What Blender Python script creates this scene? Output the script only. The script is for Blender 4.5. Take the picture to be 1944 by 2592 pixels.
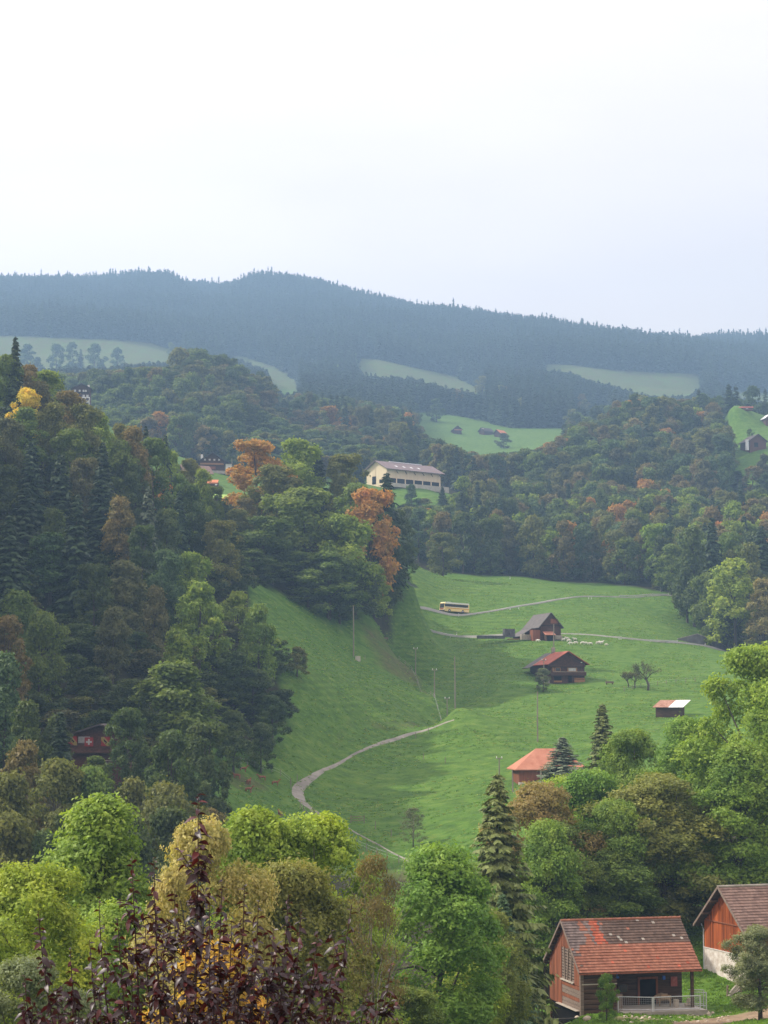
import bpy, bmesh, math, random
import numpy as np
from mathutils import Vector, Matrix, Quaternion

for _o in list(bpy.data.objects):
    bpy.data.objects.remove(_o)
scene = bpy.context.scene
COL = scene.collection
R = math.radians

# ------------------------------------------------------------------ camera
F = 5000.0                      # focal length in photograph pixels (1944 x 2592)
HORIZON = 1800.0
PITCH = math.atan((HORIZON - 1296.0) / F)
cam_d = bpy.data.cameras.new('camera')
cam_d.sensor_fit = 'VERTICAL'
cam_d.sensor_height = 36.0
cam_d.lens = 36.0 * F / 2592.0
cam_d.clip_start = 0.5
cam_d.clip_end = 9000.0
cam = bpy.data.objects.new('camera', cam_d)
COL.objects.link(cam)
cam.location = (0, 0, 0)
cam.rotation_euler = (R(90) + PITCH, 0, 0)
scene.camera = cam

# ------------------------------------------------------------------ sun and sky
SUN_AZ, SUN_EL = R(-76), R(41)          # azimuth from the viewing direction (minus: left), elevation
SUN_DIR = Vector((math.cos(SUN_EL) * math.sin(SUN_AZ), math.cos(SUN_EL) * math.cos(SUN_AZ), math.sin(SUN_EL)))
sun_d = bpy.data.lights.new('sun', 'SUN')
sun_d.energy = 5.0
sun_d.angle = R(1.2)
sun_d.color = (1.0, 0.93, 0.80)
sun = bpy.data.objects.new('sun', sun_d)
COL.objects.link(sun)
sun.location = (-200, 100, 300)
sun.rotation_euler = SUN_DIR.to_track_quat('Z', 'Y').to_euler()

world = bpy.data.worlds.new('World')
scene.world = world
world.use_nodes = True
nt = world.node_tree
nt.nodes.clear()
def wn(t, **k):
    n = nt.nodes.new(t)
    for a, b in k.items():
        setattr(n, a, b)
    return n
w_out = wn('ShaderNodeOutputWorld')
w_sky = wn('ShaderNodeTexSky', sky_type='NISHITA', sun_disc=False)
w_sky.sun_elevation = SUN_EL
w_sky.sun_rotation = SUN_AZ
w_sky.altitude = 900
w_bg1 = wn('ShaderNodeBackground'); w_bg1.inputs[1].default_value = 0.10
nt.links.new(w_sky.outputs[0], w_bg1.inputs[0])
w_tc = wn('ShaderNodeTexCoord')
w_map = wn('ShaderNodeMapping'); w_map.inputs['Scale'].default_value = (1.6, 1.6, 5.5)
nt.links.new(w_tc.outputs['Generated'], w_map.inputs[0])
w_noise = wn('ShaderNodeTexNoise'); w_noise.inputs['Scale'].default_value = 1.15
w_noise.inputs['Detail'].default_value = 6; w_noise.inputs['Roughness'].default_value = 0.45
nt.links.new(w_map.outputs[0], w_noise.inputs['Vector'])
w_ramp = wn('ShaderNodeMapRange'); w_ramp.inputs[1].default_value = 0.3; w_ramp.inputs[2].default_value = 0.7
w_ramp.inputs[3].default_value = 0.82; w_ramp.inputs[4].default_value = 1.12
nt.links.new(w_noise.outputs['Fac'], w_ramp.inputs[0])
# thin cloud is brighter round the sun, as any veiled sky is
w_dot = wn('ShaderNodeVectorMath', operation='DOT_PRODUCT'); w_dot.inputs[1].default_value = SUN_DIR
nt.links.new(w_tc.outputs['Generated'], w_dot.inputs[0])
w_glow = wn('ShaderNodeMapRange'); w_glow.inputs[1].default_value = -0.6; w_glow.inputs[2].default_value = 1.0
w_glow.inputs[3].default_value = 0.97; w_glow.inputs[4].default_value = 2.15
nt.links.new(w_dot.outputs['Value'], w_glow.inputs[0])
w_mul = wn('ShaderNodeMath', operation='MULTIPLY')
nt.links.new(w_ramp.outputs[0], w_mul.inputs[0]); nt.links.new(w_glow.outputs[0], w_mul.inputs[1])
w_bg2 = wn('ShaderNodeBackground'); w_bg2.inputs[0].default_value = (1.0, 0.86, 0.785, 1)
nt.links.new(w_mul.outputs[0], w_bg2.inputs[1])
w_mix = wn('ShaderNodeMixShader'); w_mix.inputs[0].default_value = 0.88
nt.links.new(w_bg1.outputs[0], w_mix.inputs[1]); nt.links.new(w_bg2.outputs[0], w_mix.inputs[2])
nt.links.new(w_mix.outputs[0], w_out.inputs[0])

scene.view_settings.view_transform = 'Standard'
scene.view_settings.look = 'None'
scene.view_settings.exposure = 0.17
scene.view_settings.gamma = 1.0
scene.view_settings.use_curve_mapping = False
cy = scene.cycles
cy.use_denoising = True
cy.max_bounces = 5
cy.diffuse_bounces = 2
cy.glossy_bounces = 2
cy.transmission_bounces = 3
cy.transparent_max_bounces = 6
cy.volume_bounces = 0
cy.caustics_reflective = False
cy.caustics_refractive = False
cy.sample_clamp_indirect = 4.0
scene.render.film_transparent = False

# ------------------------------------------------------------------ pixels and points
_FW = np.array((0.0, math.cos(PITCH), math.sin(PITCH)))
_UP = np.array((0.0, -math.sin(PITCH), math.cos(PITCH)))
def at(px, py, Y):
    d = _FW + (px - 972.0) / F * np.array((1.0, 0, 0)) + (1296.0 - py) / F * _UP
    return Vector(d * (Y / d[1]))
def project(x, y, z):
    dep = y * _FW[1] + z * _FW[2]
    v = y * _UP[1] + z * _UP[2]
    return 972.0 + F * x / dep, 1296.0 - F * v / dep

def FY(Y):
    """the far slopes lie deeper than they were first paced out"""
    return Y if Y < 1300 else 1300 + (Y - 1300) * 1.6

# ------------------------------------------------------------------ objects
def link(o, parent=None):
    COL.objects.link(o)
    if parent is not None:
        o.parent = parent
    return o
def empty(name, loc=(0, 0, 0), rz=0.0):
    o = bpy.data.objects.new(name, None)
    o.location = loc
    o.rotation_euler = (0, 0, rz)
    return link(o)
def tag(o, label, cat, group=None):
    o['label'] = label
    o['category'] = cat
    if group:
        o['group'] = group
    return o
def structure(o):
    o['kind'] = 'structure'
    return o
def stuff(o, label=None, cat=None):
    o['kind'] = 'stuff'
    if label:
        o['label'] = label
    if cat:
        o['category'] = cat
    return o

class MB:
    """collects faces, builds one mesh"""
    def __init__(s):
        s.v, s.f, s.m = [], [], []
    def face(s, pts, m=0):
        n = len(s.v)
        s.v.extend([tuple(p) for p in pts])
        s.f.append(tuple(range(n, n + len(pts)))); s.m.append(m)
        return s
    def hexa(s, p, m=0):
        """p: 8 corners, 0-3 bottom ring, 4-7 top ring"""
        n = len(s.v)
        s.v.extend([tuple(q) for q in p])
        for a in ((3, 2, 1, 0), (4, 5, 6, 7), (0, 1, 5, 4), (1, 2, 6, 5), (2, 3, 7, 6), (3, 0, 4, 7)):
            s.f.append(tuple(n + i for i in a)); s.m.append(m)
        return s
    def box(s, c, d, m=0, rz=0.0, rx=0.0, ry=0.0):
        M = Matrix.Translation(c) @ Matrix.Rotation(rz, 4, 'Z') @ Matrix.Rotation(ry, 4, 'Y') @ Matrix.Rotation(rx, 4, 'X')
        x, y, z = d[0] / 2, d[1] / 2, d[2] / 2
        return s.hexa([M @ Vector(q) for q in ((-x, -y, -z), (x, -y, -z), (x, y, -z), (-x, y, -z), (-x, -y, z), (x, -y, z), (x, y, z), (-x, y, z))], m)
    def tube(s, pts, rad, n=6, m=0, cap=True):
        pts = [Vector(p) for p in pts]
        if not hasattr(rad, '__len__'):
            rad = [rad] * len(pts)
        rings = []
        up = Vector((0.13, 0.31, 1)).normalized()
        for i, p in enumerate(pts):
            t = (pts[min(i + 1, len(pts) - 1)] - pts[max(i - 1, 0)])
            t = t.normalized() if t.length > 1e-9 else Vector((0, 0, 1))
            a = t.cross(up)
            if a.length < 0.15:
                a = t.cross(Vector((1, 0, 0.2)))
            a.normalize(); b = t.cross(a)
            base = len(s.v)
            for k in range(n):
                q = 2 * math.pi * k / n
                s.v.append(tuple(p + a * math.cos(q) * rad[i] + b * math.sin(q) * rad[i]))
            rings.append(base)
        for i in range(len(rings) - 1):
            for k in range(n):
                a, b = rings[i], rings[i + 1]
                s.f.append((a + k, a + (k + 1) % n, b + (k + 1) % n, b + k)); s.m.append(m)
        if cap:
            s.f.append(tuple(rings[0] + k for k in reversed(range(n)))); s.m.append(m)
            s.f.append(tuple(rings[-1] + k for k in range(n))); s.m.append(m)
        return s
    def mesh(s, name, mats, smooth=False):
        me = bpy.data.meshes.new(name)
        me.from_pydata(s.v, [], s.f)
        for mm in (mats if isinstance(mats, (list, tuple)) else [mats]):
            me.materials.append(mm)
        me.polygons.foreach_set('material_index', s.m)
        if smooth:
            me.polygons.foreach_set('use_smooth', [True] * len(s.f))
        me.update()
        return me
    def build(s, name, mats, parent=None, smooth=False):
        return link(bpy.data.objects.new(name, s.mesh(name, mats, smooth)), parent)

def np_mesh(name, V, Q, mat, smooth=False):
    """mesh from an array of vertices and an array of quads or triangles"""
    me = bpy.data.meshes.new(name)
    V = np.asarray(V, np.float32); Q = np.asarray(Q, np.int32)
    k = Q.shape[1]
    me.vertices.add(len(V)); me.vertices.foreach_set('co', V.ravel())
    me.loops.add(Q.size); me.loops.foreach_set('vertex_index', Q.ravel())
    me.polygons.add(len(Q)); me.polygons.foreach_set('loop_start', np.arange(0, Q.size, k, dtype=np.int32))
    if smooth:
        me.polygons.foreach_set('use_smooth', np.ones(len(Q), bool))
    me.update(calc_edges=True)
    for mm in (mat if isinstance(mat, (list, tuple)) else [mat]):
        me.materials.append(mm)
    return me
# ------------------------------------------------------------------ materials
def node_mat(name):
    m = bpy.data.materials.new(name)
    m.use_nodes = True
    t = m.node_tree
    for n in list(t.nodes):
        t.nodes.remove(n)
    out = t.nodes.new('ShaderNodeOutputMaterial')
    return m, t, out
def N(t, typ, **k):
    n = t.nodes.new(typ)
    for a, b in k.items():
        if a == 'inp':
            for i, v in b.items():
                n.inputs[i].default_value = v
        else:
            setattr(n, a, b)
    return n
def L(t, a, b):
    t.links.new(a, b)
def rgba(c):
    return (c[0], c[1], c[2], 1.0)

def surf(name, c1, c2, scale=3.0, rough=0.85, stretch=(1, 1, 1), spec=0.25, detail=5, bump=0.0, island=0.0, metallic=0.0, c3=None, dark=0.0):
    """wood, plaster, metal: two or three tones mixed by stretched noise in object space, with a little relief"""
    m, t, out = node_mat(name)
    b = N(t, 'ShaderNodeBsdfPrincipled', inp={'Roughness': rough, 'Specular IOR Level': spec, 'Metallic': metallic})
    tc = N(t, 'ShaderNodeTexCoord')
    mp = N(t, 'ShaderNodeMapping', inp={'Scale': stretch})
    L(t, tc.outputs['Object'], mp.inputs[0])
    no = N(t, 'ShaderNodeTexNoise', inp={'Scale': scale, 'Detail': detail, 'Roughness': 0.6})
    L(t, mp.outputs[0], no.inputs['Vector'])
    cr = N(t, 'ShaderNodeValToRGB')
    e = cr.color_ramp.elements
    e[0].position = 0.32; e[0].color = rgba(c1)
    e[1].position = 0.68; e[1].color = rgba(c2)
    if c3 is not None:
        q = cr.color_ramp.elements.new(0.8); q.color = rgba(c3)
    L(t, no.outputs['Fac'], cr.inputs[0])
    src = cr.outputs[0]
    if island:
        ge = N(t, 'ShaderNodeNewGeometry')
        mr = N(t, 'ShaderNodeMapRange', inp={3: 1 - island, 4: 1 + island})
        L(t, ge.outputs['Random Per Island'], mr.inputs[0])
        mx = N(t, 'ShaderNodeVectorMath', operation='SCALE')
        L(t, src, mx.inputs[0]); L(t, mr.outputs[0], mx.inputs['Scale'])
        src = mx.outputs[0]
    L(t, src, b.inputs['Base Color'])
    if bump:
        bp = N(t, 'ShaderNodeBump', inp={'Strength': bump, 'Distance': 0.05})
        L(t, no.outputs['Fac'], bp.inputs['Height']); L(t, bp.outputs[0], b.inputs['Normal'])
    L(t, b.outputs[0], out.inputs[0])
    return m

def foliage_mat(name, instancer=False, translucent=0.38, var=0.35, patch=0.35):
    """leaves: the tree's own tint, varied leaf by leaf and in patches; part of the light passes through"""
    m, t, out = node_mat(name)
    if instancer:
        oi = N(t, 'ShaderNodeAttribute', attribute_type='INSTANCER', attribute_name='tint')
        col = oi.outputs['Color']
    else:
        oi = N(t, 'ShaderNodeObjectInfo')
        col = oi.outputs['Color']
    ge = N(t, 'ShaderNodeNewGeometry')
    mr = N(t, 'ShaderNodeMapRange', inp={3: 1 - var, 4: 1 + var})
    L(t, ge.outputs['Random Per Island'], mr.inputs[0])
    tc = N(t, 'ShaderNodeTexCoord')
    no = N(t, 'ShaderNodeTexNoise', inp={'Scale': 0.33, 'Detail': 3.0, 'Roughness': 0.6})
    L(t, tc.outputs['Object'], no.inputs['Vector'])
    hs = N(t, 'ShaderNodeHueSaturation', inp={'Saturation': 1.0, 'Value': 1.0})
    L(t, col, hs.inputs['Color'])
    mh = N(t, 'ShaderNodeMapRange', inp={1: 0.3, 2: 0.7, 3: 0.5 - 0.022 * patch / 0.35, 4: 0.5 + 0.022 * patch / 0.35})
    L(t, no.outputs['Fac'], mh.inputs[0]); L(t, mh.outputs[0], hs.inputs['Hue'])
    mv = N(t, 'ShaderNodeMath', operation='MULTIPLY')
    mp = N(t, 'ShaderNodeMapRange', inp={1: 0.3, 2: 0.7, 3: 1 + patch, 4: 1 - patch})
    L(t, no.outputs['Fac'], mp.inputs[0])
    L(t, mr.outputs[0], mv.inputs[0]); L(t, mp.outputs[0], mv.inputs[1])
    L(t, mv.outputs[0], hs.inputs['Value'])
    d = N(t, 'ShaderNodeBsdfPrincipled', inp={'Roughness': 0.55, 'Specular IOR Level': 0.22})
    tr = N(t, 'ShaderNodeBsdfTranslucent')
    warm = N(t, 'ShaderNodeMix', data_type='RGBA', blend_type='MULTIPLY', inp={0: 1.0})
    warm.inputs[7].default_value = (1.35, 1.3, 0.7, 1)
    L(t, hs.outputs[0], d.inputs['Base Color']); L(t, hs.outputs[0], warm.inputs[6]); L(t, warm.outputs[2], tr.inputs[0])
    mx = N(t, 'ShaderNodeMixShader', inp={0: translucent})
    L(t, d.outputs[0], mx.inputs[1]); L(t, tr.outputs[0], mx.inputs[2]); L(t, mx.outputs[0], out.inputs[0])
    return m

def ground_mat():
    m, t, out = node_mat('meadow_ground')
    tc = N(t, 'ShaderNodeTexCoord')
    def noise(scale, detail=5, rough=0.6, stretch=(1, 1, 1)):
        mp = N(t, 'ShaderNodeMapping', inp={'Scale': stretch})
        L(t, tc.outputs['Object'], mp.inputs[0])
        n = N(t, 'ShaderNodeTexNoise', inp={'Scale': scale, 'Detail': detail, 'Roughness': rough})
        L(t, mp.outputs[0], n.inputs['Vector'])
        return n.outputs['Fac']
    def ramp(fac, stops):
        r = N(t, 'ShaderNodeValToRGB')
        e = r.color_ramp.elements
        for i, (p, c) in enumerate(stops):
            if i < 2:
                e[i].position = p; e[i].color = rgba(c)
            else:
                q = e.new(p); q.color = rgba(c)
        L(t, fac, r.inputs[0])
        return r.outputs[0]
    def mix(fac, a, b, mode='MIX'):
        x = N(t, 'ShaderNodeMix', data_type='RGBA', blend_type=mode)
        if isinstance(fac, float):
            x.inputs[0].default_value = fac
        else:
            L(t, fac, x.inputs[0])
        for s, i in ((a, 6), (b, 7)):
            if isinstance(s, tuple):
                x.inputs[i].default_value = rgba(s)
            else:
                L(t, s, x.inputs[i])
        return x.outputs[2]
    big = noise(0.018, 4, 0.55)
    mid = noise(0.10, 5, 0.65)
    fine = noise(0.42, 6, 0.72, (0.8, 1, 1.4))
    grass = ramp(big, [(0.3, (0.074, 0.165, 0.023)), (0.7, (0.136, 0.216, 0.029))])
    grass = mix(0.5, grass, ramp(mid, [(0.3, (0.055, 0.134, 0.020)), (0.55, (0.116, 0.206, 0.029)), (0.78, (0.188, 0.238, 0.054))]))
    grass = mix(0.6, grass, ramp(fine, [(0.34, (0.033, 0.088, 0.014)), (0.52, (0.100, 0.196, 0.027)), (0.72, (0.220, 0.282, 0.062))]))
    grass = mix(1.0, grass, (0.87, 0.89, 0.87), 'MULTIPLY')
    # trodden terracettes along the contour
    wv = N(t, 'ShaderNodeTexWave', wave_type='BANDS', bands_direction='Z', inp={'Scale': 0.26, 'Distortion': 9.0, 'Detail': 3.0, 'Detail Scale': 0.12, 'Detail Roughness': 0.65})
    L(t, tc.outputs['Object'], wv.inputs['Vector'])
    tm = N(t, 'ShaderNodeMapRange', inp={1: 0.42, 2: 0.62, 3: 0.0, 4: 0.34}); L(t, noise(0.03, 3), tm.inputs[0])
    tr = ramp(wv.outputs['Fac'], [(0.25, (0.55, 0.55, 0.55)), (0.75, (1.12, 1.10, 1.05))])
    grass = mix(tm.outputs[0], grass, tr, 'MULTIPLY')
    at_f = N(t, 'ShaderNodeAttribute', attribute_name='cover')
    sep = N(t, 'ShaderNodeSeparateColor')
    L(t, at_f.outputs['Color'], sep.inputs[0])
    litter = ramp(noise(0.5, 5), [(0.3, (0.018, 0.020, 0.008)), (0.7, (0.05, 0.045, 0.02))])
    dry = ramp(noise(0.7, 6, 0.7, (1, 1, 1.5)), [(0.3, (0.050, 0.062, 0.020)), (0.55, (0.110, 0.105, 0.040)), (0.75, (0.145, 0.112, 0.060))])
    earth = ramp(noise(0.9, 6, 0.7), [(0.3, (0.17, 0.12, 0.075)), (0.7, (0.34, 0.25, 0.17))])
    def soft(ch):
        a = N(t, 'ShaderNodeMath', operation='ADD'); L(t, ch, a.inputs[0])
        s = N(t, 'ShaderNodeMath', operation='SUBTRACT', inp={1: 0.5}); L(t, mid, s.inputs[0])
        s2 = N(t, 'ShaderNodeMath', operation='MULTIPLY', inp={1: 0.9}); L(t, s.outputs[0], s2.inputs[0])
        L(t, s2.outputs[0], a.inputs[1])
        r = N(t, 'ShaderNodeMapRange', inp={1: 0.32, 2: 0.68}); L(t, a.outputs[0], r.inputs[0])
        return r.outputs[0]
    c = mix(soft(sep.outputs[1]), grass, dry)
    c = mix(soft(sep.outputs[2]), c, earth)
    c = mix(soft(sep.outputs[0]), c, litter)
    b = N(t, 'ShaderNodeBsdfPrincipled', inp={'Roughness': 0.9, 'Specular IOR Level': 0.1})
    L(t, c, b.inputs['Base Color'])
    ad = N(t, 'ShaderNodeMath', operation='ADD'); L(t, mid, ad.inputs[0])
    f3 = N(t, 'ShaderNodeMath', operation='MULTIPLY', inp={1: 0.45}); L(t, fine, f3.inputs[0]); L(t, f3.outputs[0], ad.inputs[1])
    bp = N(t, 'ShaderNodeBump', inp={'Strength': 0.7, 'Distance': 1.3}); L(t, ad.outputs[0], bp.inputs['Height'])
    L(t, bp.outputs[0], b.inputs['Normal'])
    L(t, b.outputs[0], out.inputs[0])
    return m

M = {}
M['ground'] = ground_mat()
M['leaf'] = foliage_mat('foliage', var=0.24, patch=0.30)
M['leaf_far'] = foliage_mat('foliage_far_wood', instancer=True)
M['needle'] = foliage_mat('needles', translucent=0.12, var=0.3, patch=0.2)
M['needle_far'] = foliage_mat('needles_far_wood', instancer=True, translucent=0.1, patch=0.15)
M['bark'] = surf('bark', (0.05, 0.042, 0.035), (0.13, 0.11, 0.09), 2.0, 0.9, (1, 1, 0.25), bump=0.4)
M['bark_pale'] = surf('bark_pale', (0.16, 0.145, 0.12), (0.30, 0.27, 0.22), 2.0, 0.9, (1, 1, 0.3))
M['track'] = surf('track_gravel', (0.20, 0.182, 0.155), (0.34, 0.31, 0.27), 0.35, 0.9)
M['asphalt'] = surf('road_asphalt', (0.32, 0.31, 0.29), (0.42, 0.40, 0.37), 0.5, 0.85)
M['red_wood'] = surf('red_stained_boards', (0.16, 0.055, 0.030), (0.29, 0.105, 0.055), 2.2, 0.8, (3, 3, 0.18), island=0.25)
M['orange_wood'] = surf('orange_brown_boards', (0.15, 0.035, 0.012), (0.42, 0.105, 0.026), 2.4, 0.75, (3, 3, 0.12), island=0.35)
M['dark_wood'] = surf('weathered_dark_wood', (0.045, 0.027, 0.019), (0.13, 0.078, 0.052), 2.5, 0.85, (0.3, 3, 3), island=0.3)
M['grey_wood'] = surf('grey_weathered_wood', (0.15, 0.11, 0.088), (0.26, 0.20, 0.165), 2.5, 0.85, (0.4, 3, 3), island=0.25)
M['pale_wood'] = surf('pale_wood', (0.36, 0.31, 0.26), (0.52, 0.46, 0.39), 2.5, 0.8, (0.3, 3, 3))
M['chalet_wood'] = surf('chalet_wood', (0.035, 0.018, 0.014), (0.105, 0.05, 0.035), 1.6, 0.85, (0.3, 2, 4), island=0.3)
M['chalet_light'] = surf('chalet_new_wood', (0.24, 0.12, 0.055), (0.36, 0.19, 0.09), 1.6, 0.85, (0.3, 2, 4))
M['yellow_wood'] = surf('yellow_new_boarding', (0.68, 0.55, 0.37), (0.78, 0.65, 0.46), 0.6, 0.8, (2, 2, 0.2))
M['tile_old'] = surf('old_tiles', (0.085, 0.055, 0.043), (0.15, 0.098, 0.075), 1.4, 0.85, island=0.2, c3=(0.24, 0.19, 0.15))
M['tile_grey'] = surf('grey_tiles', (0.13, 0.098, 0.09), (0.20, 0.15, 0.135), 1.3, 0.85, island=0.3)
M['tile_new'] = surf('new_tiles', (0.25, 0.098, 0.060), (0.33, 0.142, 0.090), 1.6, 0.85, island=0.16, c3=(0.40, 0.21, 0.145))
M['tile_red'] = surf('red_tiles', (0.36, 0.085, 0.045), (0.45, 0.12, 0.065), 1.6, 0.8, island=0.25)
M['tile_brown'] = surf('brown_tiles', (0.17, 0.105, 0.085), (0.25, 0.165, 0.135), 1.3, 0.85, island=0.2)
M['roof_grey'] = surf('grey_roof', (0.10, 0.090, 0.088), (0.165, 0.148, 0.142), 0.9, 0.8)
M['roof_red'] = surf('red_roof', (0.34, 0.085, 0.055), (0.43, 0.13, 0.085), 0.7, 0.8)
M['roof_orange'] = surf('orange_roof', (0.55, 0.18, 0.08), (0.68, 0.27, 0.14), 0.6, 0.8)
M['roof_purple'] = surf('purple_brown_roof', (0.19, 0.145, 0.15), (0.25, 0.19, 0.19), 0.5, 0.75)
M['roof_dark'] = surf('dark_roof', (0.055, 0.045, 0.045), (0.10, 0.085, 0.082), 0.8, 0.85)
M['roof_tin'] = surf('tin_roof', (0.70, 0.70, 0.71), (0.80, 0.80, 0.80), 1.0, 0.5)
M['roof_rust'] = surf('rusty_tin_roof', (0.24, 0.10, 0.06), (0.46, 0.26, 0.19), 2.5, 0.7, (1, 0.2, 1))
M['green_roof'] = surf('green_sheet_roof', (0.30, 0.47, 0.07), (0.36, 0.53, 0.10), 0.5, 0.6)
M['white'] = surf('white_plaster', (0.66, 0.64, 0.60), (0.80, 0.78, 0.75), 0.9, 0.85)
M['white_paint'] = surf('white_paint', (0.74, 0.74, 0.72), (0.82, 0.82, 0.80), 2.0, 0.6)
M['whitewash'] = surf('whitewashed_rubble', (0.50, 0.42, 0.36), (0.76, 0.71, 0.67), 2.6, 0.9, bump=0.5)
M['stone'] = surf('stone', (0.26, 0.23, 0.20), (0.42, 0.38, 0.33), 1.2, 0.9, bump=0.4)
M['rock'] = surf('pale_boulder', (0.42, 0.34, 0.26), (0.64, 0.56, 0.46), 1.6, 0.9, bump=0.3)
M['wall_grey'] = surf('retaining_wall', (0.10, 0.10, 0.11), (0.19, 0.19, 0.20), 0.5, 0.9)
M['concrete'] = surf('concrete', (0.40, 0.37, 0.32), (0.52, 0.48, 0.42), 0.8, 0.9)
M['steel'] = surf('galvanised_steel', (0.52, 0.54, 0.56), (0.64, 0.66, 0.68), 3.0, 0.5, metallic=0.3)
M['glass'] = surf('window_glass', (0.02, 0.022, 0.028), (0.05, 0.055, 0.065), 1.0, 0.12, spec=0.6)
M['curtain'] = surf('curtained_window', (0.40, 0.40, 0.40), (0.60, 0.60, 0.60), 3.0, 0.5)
M['black'] = surf('dark_interior', (0.008, 0.008, 0.008), (0.015, 0.013, 0.012), 1.0, 0.95, spec=0.05)
M['blue'] = surf('blue_plastic', (0.05, 0.14, 0.62), (0.08, 0.20, 0.75), 2.0, 0.5)
M['red_print'] = surf('red_poster', (0.30, 0.06, 0.055), (0.40, 0.16, 0.15), 4.0, 0.7)
M['yellow'] = surf('yellow_tarp', (0.62, 0.42, 0.06), (0.75, 0.55, 0.12), 1.2, 0.6)
M['pole'] = surf('pole_wood', (0.20, 0.17, 0.145), (0.32, 0.28, 0.24), 2.0, 0.85, (2, 2, 0.2))
M['ceramic'] = surf('white_insulator', (0.75, 0.75, 0.75), (0.85, 0.85, 0.85), 2.0, 0.3)
M['wool'] = surf('sheep_wool', (0.66, 0.62, 0.54), (0.80, 0.77, 0.70), 6.0, 0.95)
M['brown_coat'] = surf('brown_coat', (0.22, 0.085, 0.045), (0.33, 0.14, 0.075), 4.0, 0.9)
M['tan_coat'] = surf('tan_coat', (0.24, 0.165, 0.10), (0.36, 0.26, 0.17), 5.0, 0.95)
M['bus_yellow'] = surf('bus_yellow_paint', (0.82, 0.62, 0.26), (0.85, 0.66, 0.30), 0.6, 0.4, spec=0.5)
M['bus_orange'] = surf('bus_orange_band', (0.70, 0.34, 0.03), (0.74, 0.38, 0.05), 0.6, 0.4)
M['bus_white'] = surf('bus_white_paint', (0.78, 0.77, 0.74), (0.83, 0.82, 0.79), 0.6, 0.4)
M['rubber'] = surf('rubber', (0.012, 0.012, 0.012), (0.03, 0.03, 0.03), 4.0, 0.8)
M['hub'] = surf('wheel_hub', (0.45, 0.45, 0.45), (0.6, 0.6, 0.6), 4.0, 0.5)
M['flag_red'] = surf('flag_red', (0.22, 0.025, 0.025), (0.28, 0.04, 0.036), 3.0, 0.8)  # flag cloth darkened: the wood's shade is put into its colour
M['flag_yellow'] = surf('flag_yellow', (0.24, 0.18, 0.05), (0.28, 0.21, 0.07), 3.0, 0.8)  # yellow band dimmed too, shade carried by the colour
M['flag_white'] = surf('flag_white', (0.36, 0.36, 0.36), (0.42, 0.42, 0.42), 3.0, 0.8)  # white toned down to grey to look shaded
M['mesh_fence'] = surf('wire_mesh', (0.40, 0.42, 0.43), (0.5, 0.52, 0.53), 3.0, 0.6)
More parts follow.
